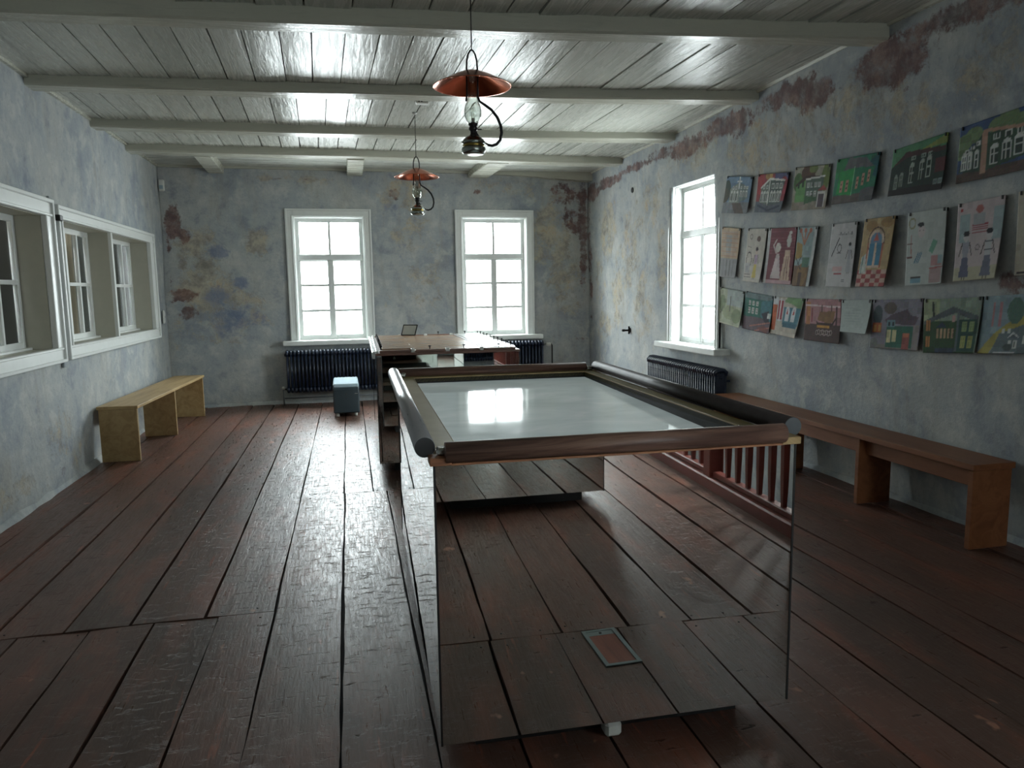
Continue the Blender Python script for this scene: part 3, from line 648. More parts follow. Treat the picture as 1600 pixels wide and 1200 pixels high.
def screen_top(T):
    zt0, zt1 = .953, .976; hx0, hx1, hy0, hy1 = .085, 1.068, .22, 1.995
    m = MB()
    m.box((.016, 0.016, zt0), (hx0, TL-.016, zt1)); m.box((hx1, .016, zt0), (TW-.016, TL-.016, zt1)); m.box((hx0, .016, zt0), (hx1, hy0, zt1)); m.box((hx0, hy1, zt0), (hx1, TL-.016, zt1))
    m.build('top_board', OLIVE, T)
    l = MB(); zl = .906                                        # dark lining of the sunken screen
    l.box((hx0-.008, hy0-.008, zl), (hx0, hy1+.008, zt1-.001)); l.box((hx1, hy0-.008, zl), (hx1+.008, hy1+.008, zt1-.001)); l.box((hx0, hy0-.008, zl), (hx1, hy0, zt1-.001)); l.box((hx0, hy1, zl), (hx1, hy1+.008, zt1-.001))
    l.build('screen_bezel', BLACK, T)
    e = MB(); e.box((hx0, hy1-.002, zt1-.003), (hx1, hy1+.0005, zt1+.0015)); e.box((hx1-.002, hy0, zt1-.003), (hx1+.0005, hy1, zt1+.0015)); e.box((hx0-.0005, hy0, zt1-.003), (hx0+.001, hy1, zt1+.0012))
    e.build('edge_bead', BLOND, T)
    MB().add([(x, y, z) for z0_, z1_ in ((.908, .908), (.920, .945)) for (x, y, z) in ((hx0, hy0, z0_), (hx1, hy0, z0_), (hx1, hy1, z1_), (hx0, hy1, z1_))], [(0, 3, 2, 1), (4, 5, 6, 7), (0, 1, 5, 4), (1, 2, 6, 5), (2, 3, 7, 6), (3, 0, 4, 7)]).build('screen', SCREEN, T)
    for (x, y, mt) in ((-.012, -.012, PLYEDGE), (TW-.052, -.012, BLOND), (-.012, TL-.05, PLYEDGE), (TW-.052, TL-.05, BLOND)):
        MB().box((x, y, zt0+.001), (x+.064, y+.062, zt0+.024), .002).build('corner_block', mt, T)
    MB().box((.05, -.010, zt0), (TW-.05, .016, zt0+.006)).build('rail_ledge', PLYEDGE, T)
    MB().box((.05, TL-.016, zt0), (TW-.05, TL+.008, zt0+.006)).build('rail_ledge', PLYEDGE, T)
    for x, y in ((.03, .035), (TW-.03, .035), (.03, TL-.04), (TW-.03, TL-.04)):
        MB().box((x-.018, y-.02, .977), (x+.018, y+.02, 1.0), .006).build('corner_bracket', CHROME, T)
    tube_rail(T, (-.020, .05, .998), (-.020, TL-.02, .998), .0305, STEEL, simple_cap, 'tube_rail')
    tube_rail(T, (TW+.020, .05, .998), (TW+.020, TL-.02, .998), .0305, simple_grey, simple_cap2, 'tube_rail')
    tube_rail(T, (.035, .0, .990), (TW-.045, .0, .990), .0305, WALNUT, WALNUT, 'wooden_rail')
    tube_rail(T, (.010, TL, .990), (TW-.045, TL, .990), .0305, WALNUT, WALNUT, 'wooden_rail')
simple_cap = simple('dark_end_cap', S(44, 46, 48), .5); simple_cap2 = simple('grey_end_cap', S(74, 80, 84), .4)
simple_grey = simple('dark_grey_tube_coating', S(66, 60, 60), .5, spec=.3, scale=30)
T1 = mirror_table((.236, 2.06, 0), -.0235, 'nearest mirror-sided table with a sunken screen framed by rails and tubes'); screen_top(T1)
T3 = mirror_table((.36, -2.62, 0), -.0235, 'mirror-sided table behind the viewer, seen only reflected in the nearest one'); screen_top(T3)
T2 = mirror_table((.242, 5.83, 0), -.0235, 'far mirror-sided table with a slatted wooden game board on top')
# game board on the far table
MB().box((-.004, -.004, .953), (TW+.004, TL+.004, .972), .002).build('top_board', GAMEDARK, T2)
bbox('slat_bed', (.04, .06, .972), (.309, TL-.06, .982), GAMEDARK, T2)
bbox('game_field', (.31, .06, .972), (.86, TL-.06, .985), GAMEWOOD, T2, .002)
MB().box((-.03, -.01, .930), (-.006, TL+.01, .985), .003).build('side_strip', CHROME, T2)
MB().box((.0, .0, .972), (.018, TL, .992), .003).build('side_strip', SWHITE, T2)
ns = 9
for k in range(ns):
    y = .10+(TL-.2)*k/ns; y1 = .10+(TL-.2)*(k+1)/ns
    MB().box((.05, y+.012, .985-.013), (.30, y1-.012, .999), .002).build('slat', GAMEWOOD, T2)
    kn = MB(); kn.lathe([(.006, .0), (.006, .018), (.012, .022), (.013, .032), (.006, .037)], 10, Matrix.Translation((.045, (y+y1)/2, .985))); kn.build('peg', IRON, T2)
for k in range(10):
    y = .08+(TL-.14)*k/10; y1 = .08+(TL-.14)*(k+1)/10
    MB().box((.885, y+.007, .972), (1.13, y1-.007, .995), .002).build('slat', SWHITE, T2)
    kn = MB(); kn.lathe([(.004, .0), (.004, .028), (.010, .030), (.010, .036), (.0, .038)], 10, Matrix.Translation((1.11, (y+y1)/2, .991))); kn.build('peg', IRON, T2)
MB().box((.862, .05, .972), (.882, TL-.05, .990), .002).build('divider', IRON, T2)
for k, (a, b) in enumerate(((.03, .27), (.31, .545), (.585, .82), (.86, 1.12))):
    MB().box((a, .012, .972), (b, .052, .992), .003).build('border_strip', GAMEDARK, T2); MB().box((a, TL-.052, .972), (b, TL-.012, .992), .003).build('border_strip', GAMEDARK, T2)
    if k < 3:
        MB().box((b+.006, .006, .972), (b+.034, .058, 1.002), .003).build('spacer_block', SWHITE, T2); MB().box((b+.006, TL-.058, .972), (b+.034, TL-.006, 1.000), .003).build('spacer_block', SWHITE, T2)
    if k > 0:
        for y in (.07, TL-.03):
            kn = MB(); kn.lathe([(.004, .0), (.004, .025), (.012, .027), (.012, .034), (.0, .037)], 10, Matrix.Translation(((a+b)/2, y, .985))); kn.build('peg', IRON, T2)

# little sign on the far table
sg = empty('picture_frame', (.665, 7.80, .991), -.6)
tag(sg, 'small dark-framed notice standing on the back of the far table', 'picture frame')
sm = MB(); tl = Matrix.Rotation(-.5, 4, 'X')
for a, b in (((-.085, -.004, .0), (-.076, .004, .125)), ((.076, -.004, .0), (.085, .004, .125)), ((-.085, -.004, .0), (.085, .004, .009)), ((-.085, -.004, .116), (.085, .004, .125))): sm.box(a, b, 0, tl)
sm.build('frame', IRON, sg); MB().box((-.079, -.001, .006), (.079, .002, .119), 0, tl).build('notice', PAPERW, sg)
MB().box((-.01, .0, -.0), (.01, .05, .004)).box((-.01, .045, .0), (.01, .05, .05)).build('stand', IRON, sg)

# ------------------------------------------------------------------ benches
def bench(name, loc, rz, L, Wd, Ht, legs, mat, label, t=.035, apron_x=(.05, .07), lx=1):
    """length along +y, sitting edge at x=0, going to x=Wd*lx towards the wall"""
    Bn = empty(name, loc, rz); tag(Bn, label, 'bench')
    s = lx
    MB().box((0 - s*.012, -.012, Ht-t), (s*Wd, L+.012, Ht), .003).build('seat', mat, Bn)
    for y in legs: MB().box((0, y, 0), (s*(Wd-.01), y+t, Ht-t), .0025).build('leg', mat, Bn)
    for a, b in zip(legs[:-1], legs[1:]):
        MB().box((s*apron_x[0], a+t, Ht-t-.105), (s*apron_x[1], b, Ht-t), .002).build('apron', mat, Bn)
    return Bn
bench('wooden_bench', (3.285, 3.225, 0), .0, 2.86, .262, .478, [0., .905, 1.86, 2.825], ORANGE, 'long orange-brown wooden bench along the right wall below the drawings')
bench('wooden_bench', (-1.795, 6.955, 0), -.055, 2.42, .325, .495, [0., 1.19, 2.385], BLOND, 'light blond wooden bench along the left wall below the inner windows', .028, (.22, .24), -1)

# ------------------------------------------------------------------ radiators
def radiator(name, loc, rz, nsec, pitch, zb, zt, label, deep=.14, knob=None):
    R = empty(name, loc, rz); tag(R, label, 'radiator')
    m = MB(); rr = pitch*.44; xs = [pitch*(i+.5) for i in range(nsec)]
    prof = []
    base = MB()
    for yy in (.02, deep-.02):
        base.tube([(0, yy, zb+.03), (0, yy, zt-.04)], rr*.66, 8)
    base.tube([(0, .02, zt-.05), (0, .012, zt-.022), (0, .035, zt-.004), (0, deep/2, zt), (0, deep-.035, zt-.004), (0, deep-.012, zt-.022), (0, deep-.02, zt-.05)], rr, 8)
    base.tube([(0, .02, zb+.05), (0, .012, zb+.022), (0, .035, zb+.004), (0, deep/2, zb), (0, deep-.035, zb+.004), (0, deep-.012, zb+.022), (0, deep-.02, zb+.05)], rr, 8)
    base.box((-rr*.35, .02, zb+.03), (rr*.35, deep-.02, zt-.03))
    first = None
    for x in xs:
        if first is None:
            first = base.build('radiator_section', NAVY, R); first.location = (x, 0, 0)
        else:
            c = first.copy(); COL.objects.link(c); c.location = (x, 0, 0)
    h = MB()
    for z in (zb+.035, zt-.045): h.cyl((-.004, deep/2, z), (nsec*pitch+.004, deep/2, z), .022, 12); h.cyl((-.012, deep/2, z), (.0, deep/2, z), .017, 8); h.cyl((nsec*pitch, deep/2, z), (nsec*pitch+.012, deep/2, z), .017, 8)
    h.build('header_pipe', NAVY, R)
    if knob == 'R': x0, sg_, z = nsec*pitch, 1, zt-.045
    elif knob == 'L': x0, sg_, z = 0, -1, zt-.045
    elif knob == 'LB': x0, sg_, z = 0, -1, zb+.035
    v = MB(); v.cyl((x0+sg_*.01, deep/2, z), (x0+sg_*.05, deep/2, z), .012, 10)
    vv = v.build('valve', TIN, R)
    k = MB(); a = Vector((x0+sg_*.045, deep/2, z)); M = Matrix.Translation(a) @ Matrix.Rotation(sg_*PI/2, 4, 'Y')
    if knob != 'LB':
        k.lathe([(.012, 0), (.020, .006), (.023, .02), (.022, .055), (.016, .066), (.0, .068)], 16, M); k.build('thermostat_knob', PLASTIC, vv)
        p = MB(); p.tube([(x0+sg_*.04, deep/2, z), (x0+sg_*.12, deep/2+.01, z), (x0+sg_*.135, deep/2+.02, z-.02), (x0+sg_*.135, deep/2+.02, -.01)], .009, 8); p.build('pipe', IRON if knob == 'R' else PLASTIC, R)
    else:
        k.lathe([(.012, 0), (.018, .006), (.018, .03), (.0, .035)], 12, Matrix.Translation((x0-.045, deep/2, z))); k.build('valve_cap', PLASTIC, vv)
        p = MB(); p.tube([(x0-.045, deep/2, z), (x0-.045, deep/2, -.01)], .010, 8); p.tube([(x0-.045, deep/2+.03, .085), (x0+nsec*pitch+.1, deep/2+.03, .085)], .010, 8)
        p.build('pipe', GREYPIPE, R)
    f = MB()
    for x in (xs[1], xs[-2]): f.box((x-.012, deep-.01, zt-.12), (x+.012, deep+.05, zt-.10)); f.box((x-.012, deep-.01, zb+.1), (x+.012, deep+.05, zb+.12))
    f.build('wall_bracket', NAVY, R)
    return R
GREYPIPE = simple('grey_painted_pipe', S(96, 100, 102), .5)
radiator('radiator', (-.745, 9.865, 0), 0, 27, .047, .175, .70, 'dark blue ribbed radiator under the left back window, behind the box', knob='LB')
radiator('radiator', (1.50, 9.865, 0), 0, 26, .047, .18, .735, 'dark blue ribbed radiator under the right back window, behind the far table', knob='R')
radiator('radiator', (3.335, 7.76, 0), -PI/2, 34, .0466, .16, .68, 'dark blue ribbed radiator under the window in the right wall', knob='L')

# ------------------------------------------------------------------ storage box with cushion
bx = empty('storage_box', (.003, 8.745, 0), .0); tag(bx, 'dark slate box on white castors topped by a pale blue striped cushion', 'box')
MB().box((-.15, 0, .045), (.15, .72, .345), .012).build('body', NAVYDARK, bx)
d = MB().box((-.14, -.012, .055), (.14, 0, .33), .004).build('door', NAVYDARK, bx)
for z in (.275, .235): MB().cyl((.0, -.020, z), (.0, -.011, z), .006, 12).build('lock', CHROME, d)
MB().box((.095, -.018, .272), (.132, -.011, .279), .001).build('handle', CHROME, d)
cu = MB()
for k in range(16):
    y0, y1 = .006+k*.0443, .006+(k+1)*.0443
    cu.box((-.148, y0, .345), (.148, y1-.0008, .392), .012)
cu.build('cushion', CUSHION, bx)
for x in (-.105, .105):
    for y in (.06, .66):
        c = MB(); c.cyl((x-.018, y, .022), (x+.018, y, .022), .022, 16); c.box((x-.012, y-.012, .03), (x+.012, y+.012, .047)); c.build('castor', PLASTIC, bx)

# ------------------------------------------------------------------ hanging lamps
def lamp(loc, label):
    L = empty('hanging_lamp', loc); tag(L, label, 'lamp', 'copper-shaded paraffin-style lamps')
    sh = MB(); pr = [(.026, .078), (.045, .072), (.10, .050), (.155, .022), (.192, .004), (.200, .0), (.201, -.004), (.196, -.003), (.155, .018), (.10, .046), (.045, .068), (.026, .074), (.026, .078)]
    sh.lathe(pr, 64, cap=False); sh.build('lamp_shade', COPPER, L)
    hg = MB(); pts = [(-.034, .0, -.075), (-.029, 0, -.04), (-.028, 0, .0), (-.028, 0, .08), (-.026, 0, .125), (-.018, 0, .158), (-.007, 0, .175), (0, 0, .178), (.007, 0, .175), (.018, 0, .158), (.026, 0, .125), (.028, 0, .08), (.028, 0, 0), (.028, 0, -.05)]
    arm = [(.028, 0, -.05), (.036, 0, -.072), (.062, 0, -.088), (.098, 0, -.112), (.128, 0, -.148), (.146, 0, -.19), (.150, 0, -.225), (.142, 0, -.262), (.122, 0, -.284), (.098, 0, -.292), (.074, 0, -.288)]
    hg.tube(pts, .0048, 8); hg.tube(arm, [.0055, .006, .007, .0075, .008, .008, .008, .008, .0075, .007, .0065], 8)
    hg.tube([(.085, 0, -.291), (.055, 0, -.275), (.035, 0, -.255), (.018, 0, -.232), (.012, 0, -.215)], .0045, 6)
    hg.build('hanger', IRON, L)
    ch = MB(); ch.lathe([(.022, .06), (.021, .0), (.022, -.04), (.030, -.075), (.041, -.10), (.046, -.125), (.043, -.15), (.033, -.172), (.024, -.185), (.022, -.185), (.031, -.171), (.041, -.149), (.044, -.125), (.039, -.101), (.028, -.076), (.020, -.041), (.019, .0), (.020, .06), (.022, .06)], 32, cap=False)
    ch.build('glass_chimney', LGLASS, L)
    bl = MB(); bl.lathe([(.0, -.082), (.004, -.088), (.010, -.104), (.0165, -.125), (.016, -.140), (.010, -.155), (.008, -.165)], 20); b = bl.build('bulb', LGLASS, L); MB().tube([(-.004, 0, -.16), (-.006, 0, -.125), (0, 0, -.108), (.006, 0, -.125), (.004, 0, -.16)], .0012, 6).build('filament', BRASS, b)
    MB().lathe([(.009, -.158), (.009, -.188)], 14).build('bulb_socket', PLASTIC, b)
    bu = MB(); bu.lathe([(.012, -.180), (.024, -.184), (.025, -.192), (.018, -.198), (.022, -.206), (.022, -.216), (.015, -.222), (.015, -.236), (.020, -.242), (.026, -.248)], 20)
    bu.cyl((.015, 0, -.212), (.045, 0, -.212), .003, 8); bu.build('burner', IRON, L)
    fo = MB(); fo.lathe([(.018, -.244), (.036, -.250), (.050, -.262), (.058, -.272), (.062, -.278), (.060, -.284), (.050, -.288), (.050, -.300), (.060, -.304), (.063, -.312), (.062, -.326), (.055, -.336), (.040, -.340), (.0, -.338)], 36)
    f = fo.build('oil_reservoir', TIN, L)
    MB().lathe([(.0505, -.286), (.0555, -.289), (.0555, -.299), (.0505, -.302)], 36, cap=False).build('brass_band', BRASS, f)
    cz = H-loc[2]
    MB().cyl((0, 0, .176), (0, 0, cz), .003, 8).build('cord', IRON, L)
    MB().lathe([(.0, cz), (.022, cz), (.022, cz-.008), (.0, cz-.02)], 16).build('ceiling_hook', WHITE, L)
    return L
lamp((.699, 3.876, 2.488), 'nearer copper-shaded hanging oil lamp, above the nearest table')
lamp((.709, 6.866, 2.478), 'farther copper-shaded hanging oil lamp, above the far table')

# smoke detector, wall sensor, switch
d = empty('ceiling_sensor', (.73, 6.44, H)); tag(d, 'small white ceiling sensor with a bright dot between the two lamps', 'sensor')
MB().box((-.055, -.04, -.028), (.055, .04, 0), .008).build('housing', PLASTIC, d)
for x in (-.03, -.008): MB().box((x-.007, -.0415, -.02), (x+.007, -.039, -.012)).build('slot', BLACK, d)
MB().cyl((.036, -.043, -.016), (.036, -.039, -.016), .007, 12).build('lens', CHROME, d)
d = empty('motion_sensor', (-2.108, YB-.004, 2.795)); tag(d, 'small white motion sensor high in the back left corner', 'sensor')
MB().box((-.034, -.045, -.07), (.034, 0, .07), .012).build('housing', PLASTIC, d); MB().box((-.022, -.050, -.045), (.022, -.043, .0), .003).build('lens', CUSHION, d)
d = empty('light_switch', (XL+.004, 9.80, 1.185)); tag(d, 'white double light switch on the left wall by the corner', 'switch')
MB().box((0, -.04, -.08), (.012, .04, .08), .004).build('plate', PLASTIC, d)
for z in (-.037, .037): MB().box((.011, -.024, z-.028), (.018, .024, z+.028), .002).build('rocker', WHITE, d)
# old pipe stub and two plugged holes in the right wall
d = empty('pipe_stub', (float(wall_x(8.58, .93))-.004, 8.58, .932)); tag(d, 'old iron tap stub sticking out of the right wall above the table rail', 'pipe stub')
m = MB(); m.cyl((.01, 0, 0), (-.012, 0, 0), .03, 14); m.build('flange', IRON, d)
m = MB(); m.cyl((0, 0, 0), (-.075, .0, .0), .012, 10); m.cyl((-.02, 0, -.045), (-.02, 0, .05), .011, 10); m.cyl((-.075, 0, 0), (-.10, .02, 0), .016, 10); m.build('body', IRON, d)
for (y, z, lb) in ((8.467, 2.613, 'upper dark plugged hole in the right wall left of the window'), (8.539, 1.747, 'lower dark plugged hole in the right wall left of the window')):
    o = MB().lathe([(.034, -.002), (.030, .006), (.020, .004), (.0, .001)], 12, Matrix.Translation((float(wall_x(y, z))-.001, y, z)) @ Matrix.Rotation(-PI/2, 4, 'Y')).build('hole_plug', IRON, None, (float(wall_x(y, z)), y, z)); tag(o, lb, 'hole plug')

# floor socket box (seen in the nearest table's mirror)
d = empty('floor_socket_box', (.977, 1.40, 0), -.06); tag(d, 'grey metal floor socket box with a red-brown wooden lid, reflected in the nearest mirror', 'floor box')
m = MB(); m.box((-.075, -.15, -.01), (.075, -.135, .005)); m.box((-.075, .135, -.01), (.075, .15, .005)); m.box((-.075, -.135, -.01), (-.058, .135, .005)); m.box((.058, -.135, -.01), (.075, .135, .005)); m.box((-.058, -.135, -.012), (.058, -.10, .0035)); m.build('frame', GREYMETAL, d)
MB().box((-.057, -.10, -.012), (.057, .134, .003)).build('lid', wood('red_brown_inlay', S(96, 48, 34), S(122, 62, 44), S(134, 72, 50), .4, (12, 1, 12)), d)
MB().cyl((0, -.118, .003), (0, -.118, .006), .006, 10).build('screw', IRON, d)

# ------------------------------------------------------------------ stair opening with balustrade (right of the camera, seen reflected)
d = empty('stair_railing', (2.46, -1.4, 0)); tag(d, 'dark red wooden stair balustrade at the stair opening, reflected in the nearest mirror', 'railing')
MB().box((-.07, -1.7, -.03), (.06, 1.83, .085), .01).build('curb', REDPAINT, d)
MB().box((-.03, -1.7, .085), (.035, 1.83, .125), .006).build('bottom_rail', REDPAINT, d)
MB().box((-.035, -1.7, .93), (.04, 1.83, .985), .012).build('handrail', REDPAINT, d)
bal = None
for k in range(24):
    y = 1.72-.145*k
    if abs(y-.62) < .09 or y < -1.66: continue
    if bal is None:
        m = MB(); m.add([(sx*w_, sy*w_, z) for z, w_ in ((.12, .013), (.30, .018), (.75, .021), (.935, .015)) for sx, sy in ((-1, -1), (1, -1), (1, 1), (-1, 1))], [(k*4+q, k*4+(q+1) % 4, k*4+4+(q+1) % 4, k*4+4+q) for k in range(3) for q in range(4)] + [(3, 2, 1, 0), (12, 13, 14, 15)])
        bal = m.build('baluster', REDPAINT, d); bal.location = (0, y, 0)
    else:
        c = bal.copy(); COL.objects.link(c); c.location = (0, y, 0)
for y in (.62, -1.72, 1.86):
    m = MB(); m.box((-.055, y-.055, -.03), (.055, y+.055, 1.06), .006); m.box((-.068, y-.068, 1.06), (.068, y+.068, 1.09), .008); m.lathe([(.04, 1.09), (.05, 1.12), (.045, 1.16), (.0, 1.185)], 14, Matrix.Translation((0, y, 0))); m.build('newel_post', REDPAINT, d)
s = empty('staircase', (3.05, -1.2, -2.7)); tag(s, 'dark red stair flight going down beside the right wall, behind the balustrade', 'staircase')
for k in range(13):
    MB().box((-.40, 1.45-.25*k, .0+2.45-.19*k), (.36, 1.73-.25*k, .035+2.45-.19*k), .004).build('tread', REDPAINT, s)
m = MB(); m.add([(-.44, 1.8, 2.45), (-.44, 1.8, 2.70), (-.44, -1.9, -.1), (-.44, -1.9, -.35), (-.40, 1.8, 2.45), (-.40, 1.8, 2.70), (-.40, -1.9, -.1), (-.40, -1.9, -.35)], [(0, 1, 2, 3), (7, 6, 5, 4), (0, 4, 5, 1), (1, 5, 6, 2), (2, 6, 7, 3), (3, 7, 4, 0)]); m.build('stringer', REDPAINT, s)
m = MB(); m.tube([(.33, 1.7, 3.45), (.33, -1.6, .95)], .028, 10); m.build('wall_handrail', REDPAINT, s)
sw = MB().box((2.40, YR, -2.8), (2.50, .42, -.14)).box((2.50, .42, -2.8), (3.9, .5, -.14)).build('wall_stairwell', PLASTER); tag(sw, kind='structure')
sf = MB().box((2.4, YR-.1, -2.85), (3.9, .5, -2.8)).build('floor_lower', FLOOR); tag(sf, kind='structure')

# ------------------------------------------------------------------ children's drawings on the right wall
class Paint:
    def __init__(s, wd, ht, bg):
        s.w, s.h = wd, ht; s.a = np.zeros((ht, wd, 3)); s.a[:] = np.array(bg)/255.
        s.X, s.Y = np.meshgrid((np.arange(wd)+.5)/wd, (np.arange(ht)+.5)/ht); s.r = np.random.default_rng(wd*ht+int(sum(bg)))
    def put(s, m, c, al=1.): s.a[m] = s.a[m]*(1-al) + np.array(c)/255.*al; return s
    def R(s, x0, y0, x1, y1, c, al=1.): return s.put((s.X > x0) & (s.X < x1) & (s.Y > y0) & (s.Y < y1), c, al)
    def C(s, x, y, r, c, ry=None, al=1.): return s.put(((s.X-x)/r)**2+((s.Y-y)/(ry or r))**2 < 1, c, al)
    def O(s, x, y, r, c, ry=None, t=.3):
        d = np.sqrt(((s.X-x)/r)**2+((s.Y-y)/(ry or r))**2); return s.put((d < 1) & (d > 1-t), c)
    def L(s, x0, y0, x1, y1, c, t=.014, al=1.):
        asp = s.h/s.w*1.; dx, dy = x1-x0, (y1-y0)*asp; L2 = dx*dx+dy*dy+1e-9
        k = np.clip(((s.X-x0)*dx+(s.Y-y0)*asp*dy)/L2, 0, 1); d = np.hypot(s.X-x0-k*dx, (s.Y-y0)*asp-k*dy); return s.put(d < t, c, al)
    def P(s, pts, c, al=1.):
        m = np.zeros_like(s.X, bool); n_ = len(pts)
        for i in range(n_):
            (xa, ya), (xb, yb) = pts[i], pts[(i+1) % n_]
            if ya == yb: continue
            m ^= ((ya > s.Y) != (yb > s.Y)) & (s.X < (xb-xa)*(s.Y-ya)/(yb-ya)+xa)
        return s.put(m, c, al)
    def G(s, amt=.05):                                   # brushy unevenness
        k = s.r.normal(0, 1, (s.h//6+2, s.w//6+2)); iy = (np.arange(s.h)/6).astype(int); ix = (np.arange(s.w)/6).astype(int)
        s.a = np.clip(s.a*(1+amt*k[iy][:, ix][..., None])+s.r.normal(0, amt*.35, s.a.shape), 0, 1); return s
    def win(s, x, y, w_, h_, c=(214, 220, 214), d=(60, 78, 72), arch=False):
        s.R(x, y, x+w_, y+h_, c)
        if arch: s.C(x+w_/2, y+h_, w_*.5, c, h_*.22)
        t = .013
        s.R(x+t, y+t, x+w_/2-t*.5, y+h_*.55, d); s.R(x+w_/2+t*.5, y+t, x+w_-t, y+h_*.55, d); s.R(x+t, y+h_*.62, x+w_/2-t*.5, y+h_-t, d); s.R(x+w_/2+t*.5, y+h_*.62, x+w_-t, y+h_-t, d); return s
    def row(s, xs, y, w_, h_, **k):
        for i, x in enumerate(xs): s.win(x, y + (k.get('dy', 0))*i, w_, h_, k.get('c', (214, 220, 214)), k.get('d', (60, 78, 72)), k.get('arch', False))
        return s
    def fig(s, x, y, h_, body, skirt, hair=(40, 36, 36), skin=(222, 200, 186)):
        s.C(x, y+h_*.88, h_*.11, skin, h_*.10); s.C(x, y+h_*.95, h_*.11, hair, h_*.06)
        s.P([(x-h_*.13, y+h_*.78), (x+h_*.13, y+h_*.78), (x+h_*.10, y+h_*.45), (x-h_*.10, y+h_*.45)], body)
        s.P([(x-h_*.10, y+h_*.47), (x+h_*.10, y+h_*.47), (x+h_*.20, y+h_*.05), (x-h_*.20, y+h_*.05)], skirt)
        k = (70, 62, 60); s.L(x-h_*.13, y+h_*.76, x-h_*.24, y+h_*.5, k, .010); s.L(x+h_*.13, y+h_*.76, x+h_*.24, y+h_*.5, k, .010)
        s.L(x-h_*.06, y+h_*.05, x-h_*.06, y, k, .010); s.L(x+h_*.06, y+h_*.05, x+h_*.06, y, k, .010); return s

def land(bg): return Paint(72, 50, bg)
def port(bg): return Paint(52, 78, bg)
def d_t1():
    p = land((112, 146, 178)); p.R(0, 0, 1, .32, (128, 134, 142)); p.C(.08, .62, .16, (66, 84, 74), .3).C(.02, .5, .2, (84, 84, 72), .2)
    p.P([(.22, .3), (.22, .68), (.55, .86), (.62, .30)], (150, 160, 150)).P([(.62, .3), (.55, .86), (.9, .74), (.92, .42)], (120, 140, 140))
    p.row([.26, .37, .48], .34, .08, .24, arch=True).row([.3, .42], .66, .07, .1).row([.62, .72, .82], .45, .07, .16, arch=True).row([.62, .74, .84], .68, .06, .08)
    p.L(.56, .7, .56, .98, (224, 230, 232), .02).L(.48, .88, .64, .88, (224, 230, 232), .012).P([(.35, .3), (.7, .3), (.9, 0), (.55, 0)], (104, 94, 86)); return p.G()
def d_t2():
    p = land((168, 72, 78)); p.R(.6, .75, 1, 1, (92, 92, 140)).R(0, 0, 1, .3, (98, 108, 122)).C(.12, .75, .14, (184, 60, 66), .28).C(.9, .62, .14, (170, 60, 74), .3).C(.4, .95, .12, (196, 148, 84), .1)
    p.P([(.14, .28), (.16, .66), (.44, .88), (.46, .2)], (118, 130, 118)).P([(.46, .2), (.44, .88), (.92, .8), (.86, .24)], (92, 110, 106)).L(.16, .66, .44, .88, (224, 224, 218), .018).L(.44, .88, .92, .82, (224, 224, 218), .018).L(.45, .2, .45, .86, (214, 214, 208), .014)
    p.row([.17, .26, .35], .28, .08, .24, arch=True).row([.5, .6, .7, .79], .28, .08, .24, arch=True).row([.22, .33], .62, .07, .1).row([.52, .65, .78], .62, .09, .14)
    p.L(.1, .2, .5, .06, (60, 70, 92), .02).L(.5, .06, .9, .18, (60, 70, 92), .02); return p.G()
def d_t3():
    p = land((168, 166, 146)); p.C(.14, .66, .14, (76, 120, 58), .22).C(.42, .86, .2, (96, 64, 46), .18).C(.9, .72, .11, (112, 134, 66), .3).C(.56, .95, .12, (116, 132, 70), .1).R(0, 0, 1, .2, (154, 144, 128))
    p.P([(.08, .2), (.1, .62), (.36, .72), (.38, .2)], (104, 172, 92)).R(.38, .2, .86, .74, (86, 110, 96)).P([(.05, .6), (.36, .80), (.88, .78), (.9, .74), (.38, .72), (.1, .56)], (70, 44, 36)).L(.38, .72, .88, .76, (226, 226, 220), .014)
    p.R(.14, .52, .2, .66, (38, 66, 44)).R(.26, .54, .32, .68, (38, 66, 44)).row([.42, .52, .62, .72], .52, .07, .13).row([.42, .52, .62], .26, .07, .18)
    p.P([(.38, .14), (.72, .22), (.7, .3), (.38, .34)], (66, 116, 72)).R(.74, .06, .95, .42, (214, 216, 210)).R(.77, .06, .92, .36, (96, 82, 92)).P([(.72, .44), (.98, .44), (.88, .56)], (176, 70, 66)); return p.G()
def d_t4():
    p = land((40, 132, 100)); p.P([(.6, .7), (1, 1), (1, .5)], (24, 104, 112)).C(.1, .82, .2, (40, 150, 84), .25).P([(.2, .72), (.32, 1), (.72, .96), (.92, .74)], (104, 108, 112)).R(0, 0, 1, .2, (100, 92, 88)).R(.7, 0, 1, .3, (92, 96, 100))
    p.P([(.08, .22), (.12, .74), (.48, .76), (.48, .18)], (34, 172, 82)).P([(.48, .18), (.48, .76), (.95, .74), (.86, .32)], (30, 134, 92)).L(.48, .18, .48, .78, (150, 226, 170), .008)
    for x, y in ((.17, .26), (.31, .26), (.55, .3), (.68, .36), (.8, .42)): p.R(x, y, x+.06, y+.26, (202, 150, 124)).R(x+.015, y+.06, x+.045, y+.1, (90, 70, 66)).R(x+.015, y+.16, x+.045, y+.2, (90, 70, 66))
    return p.G()
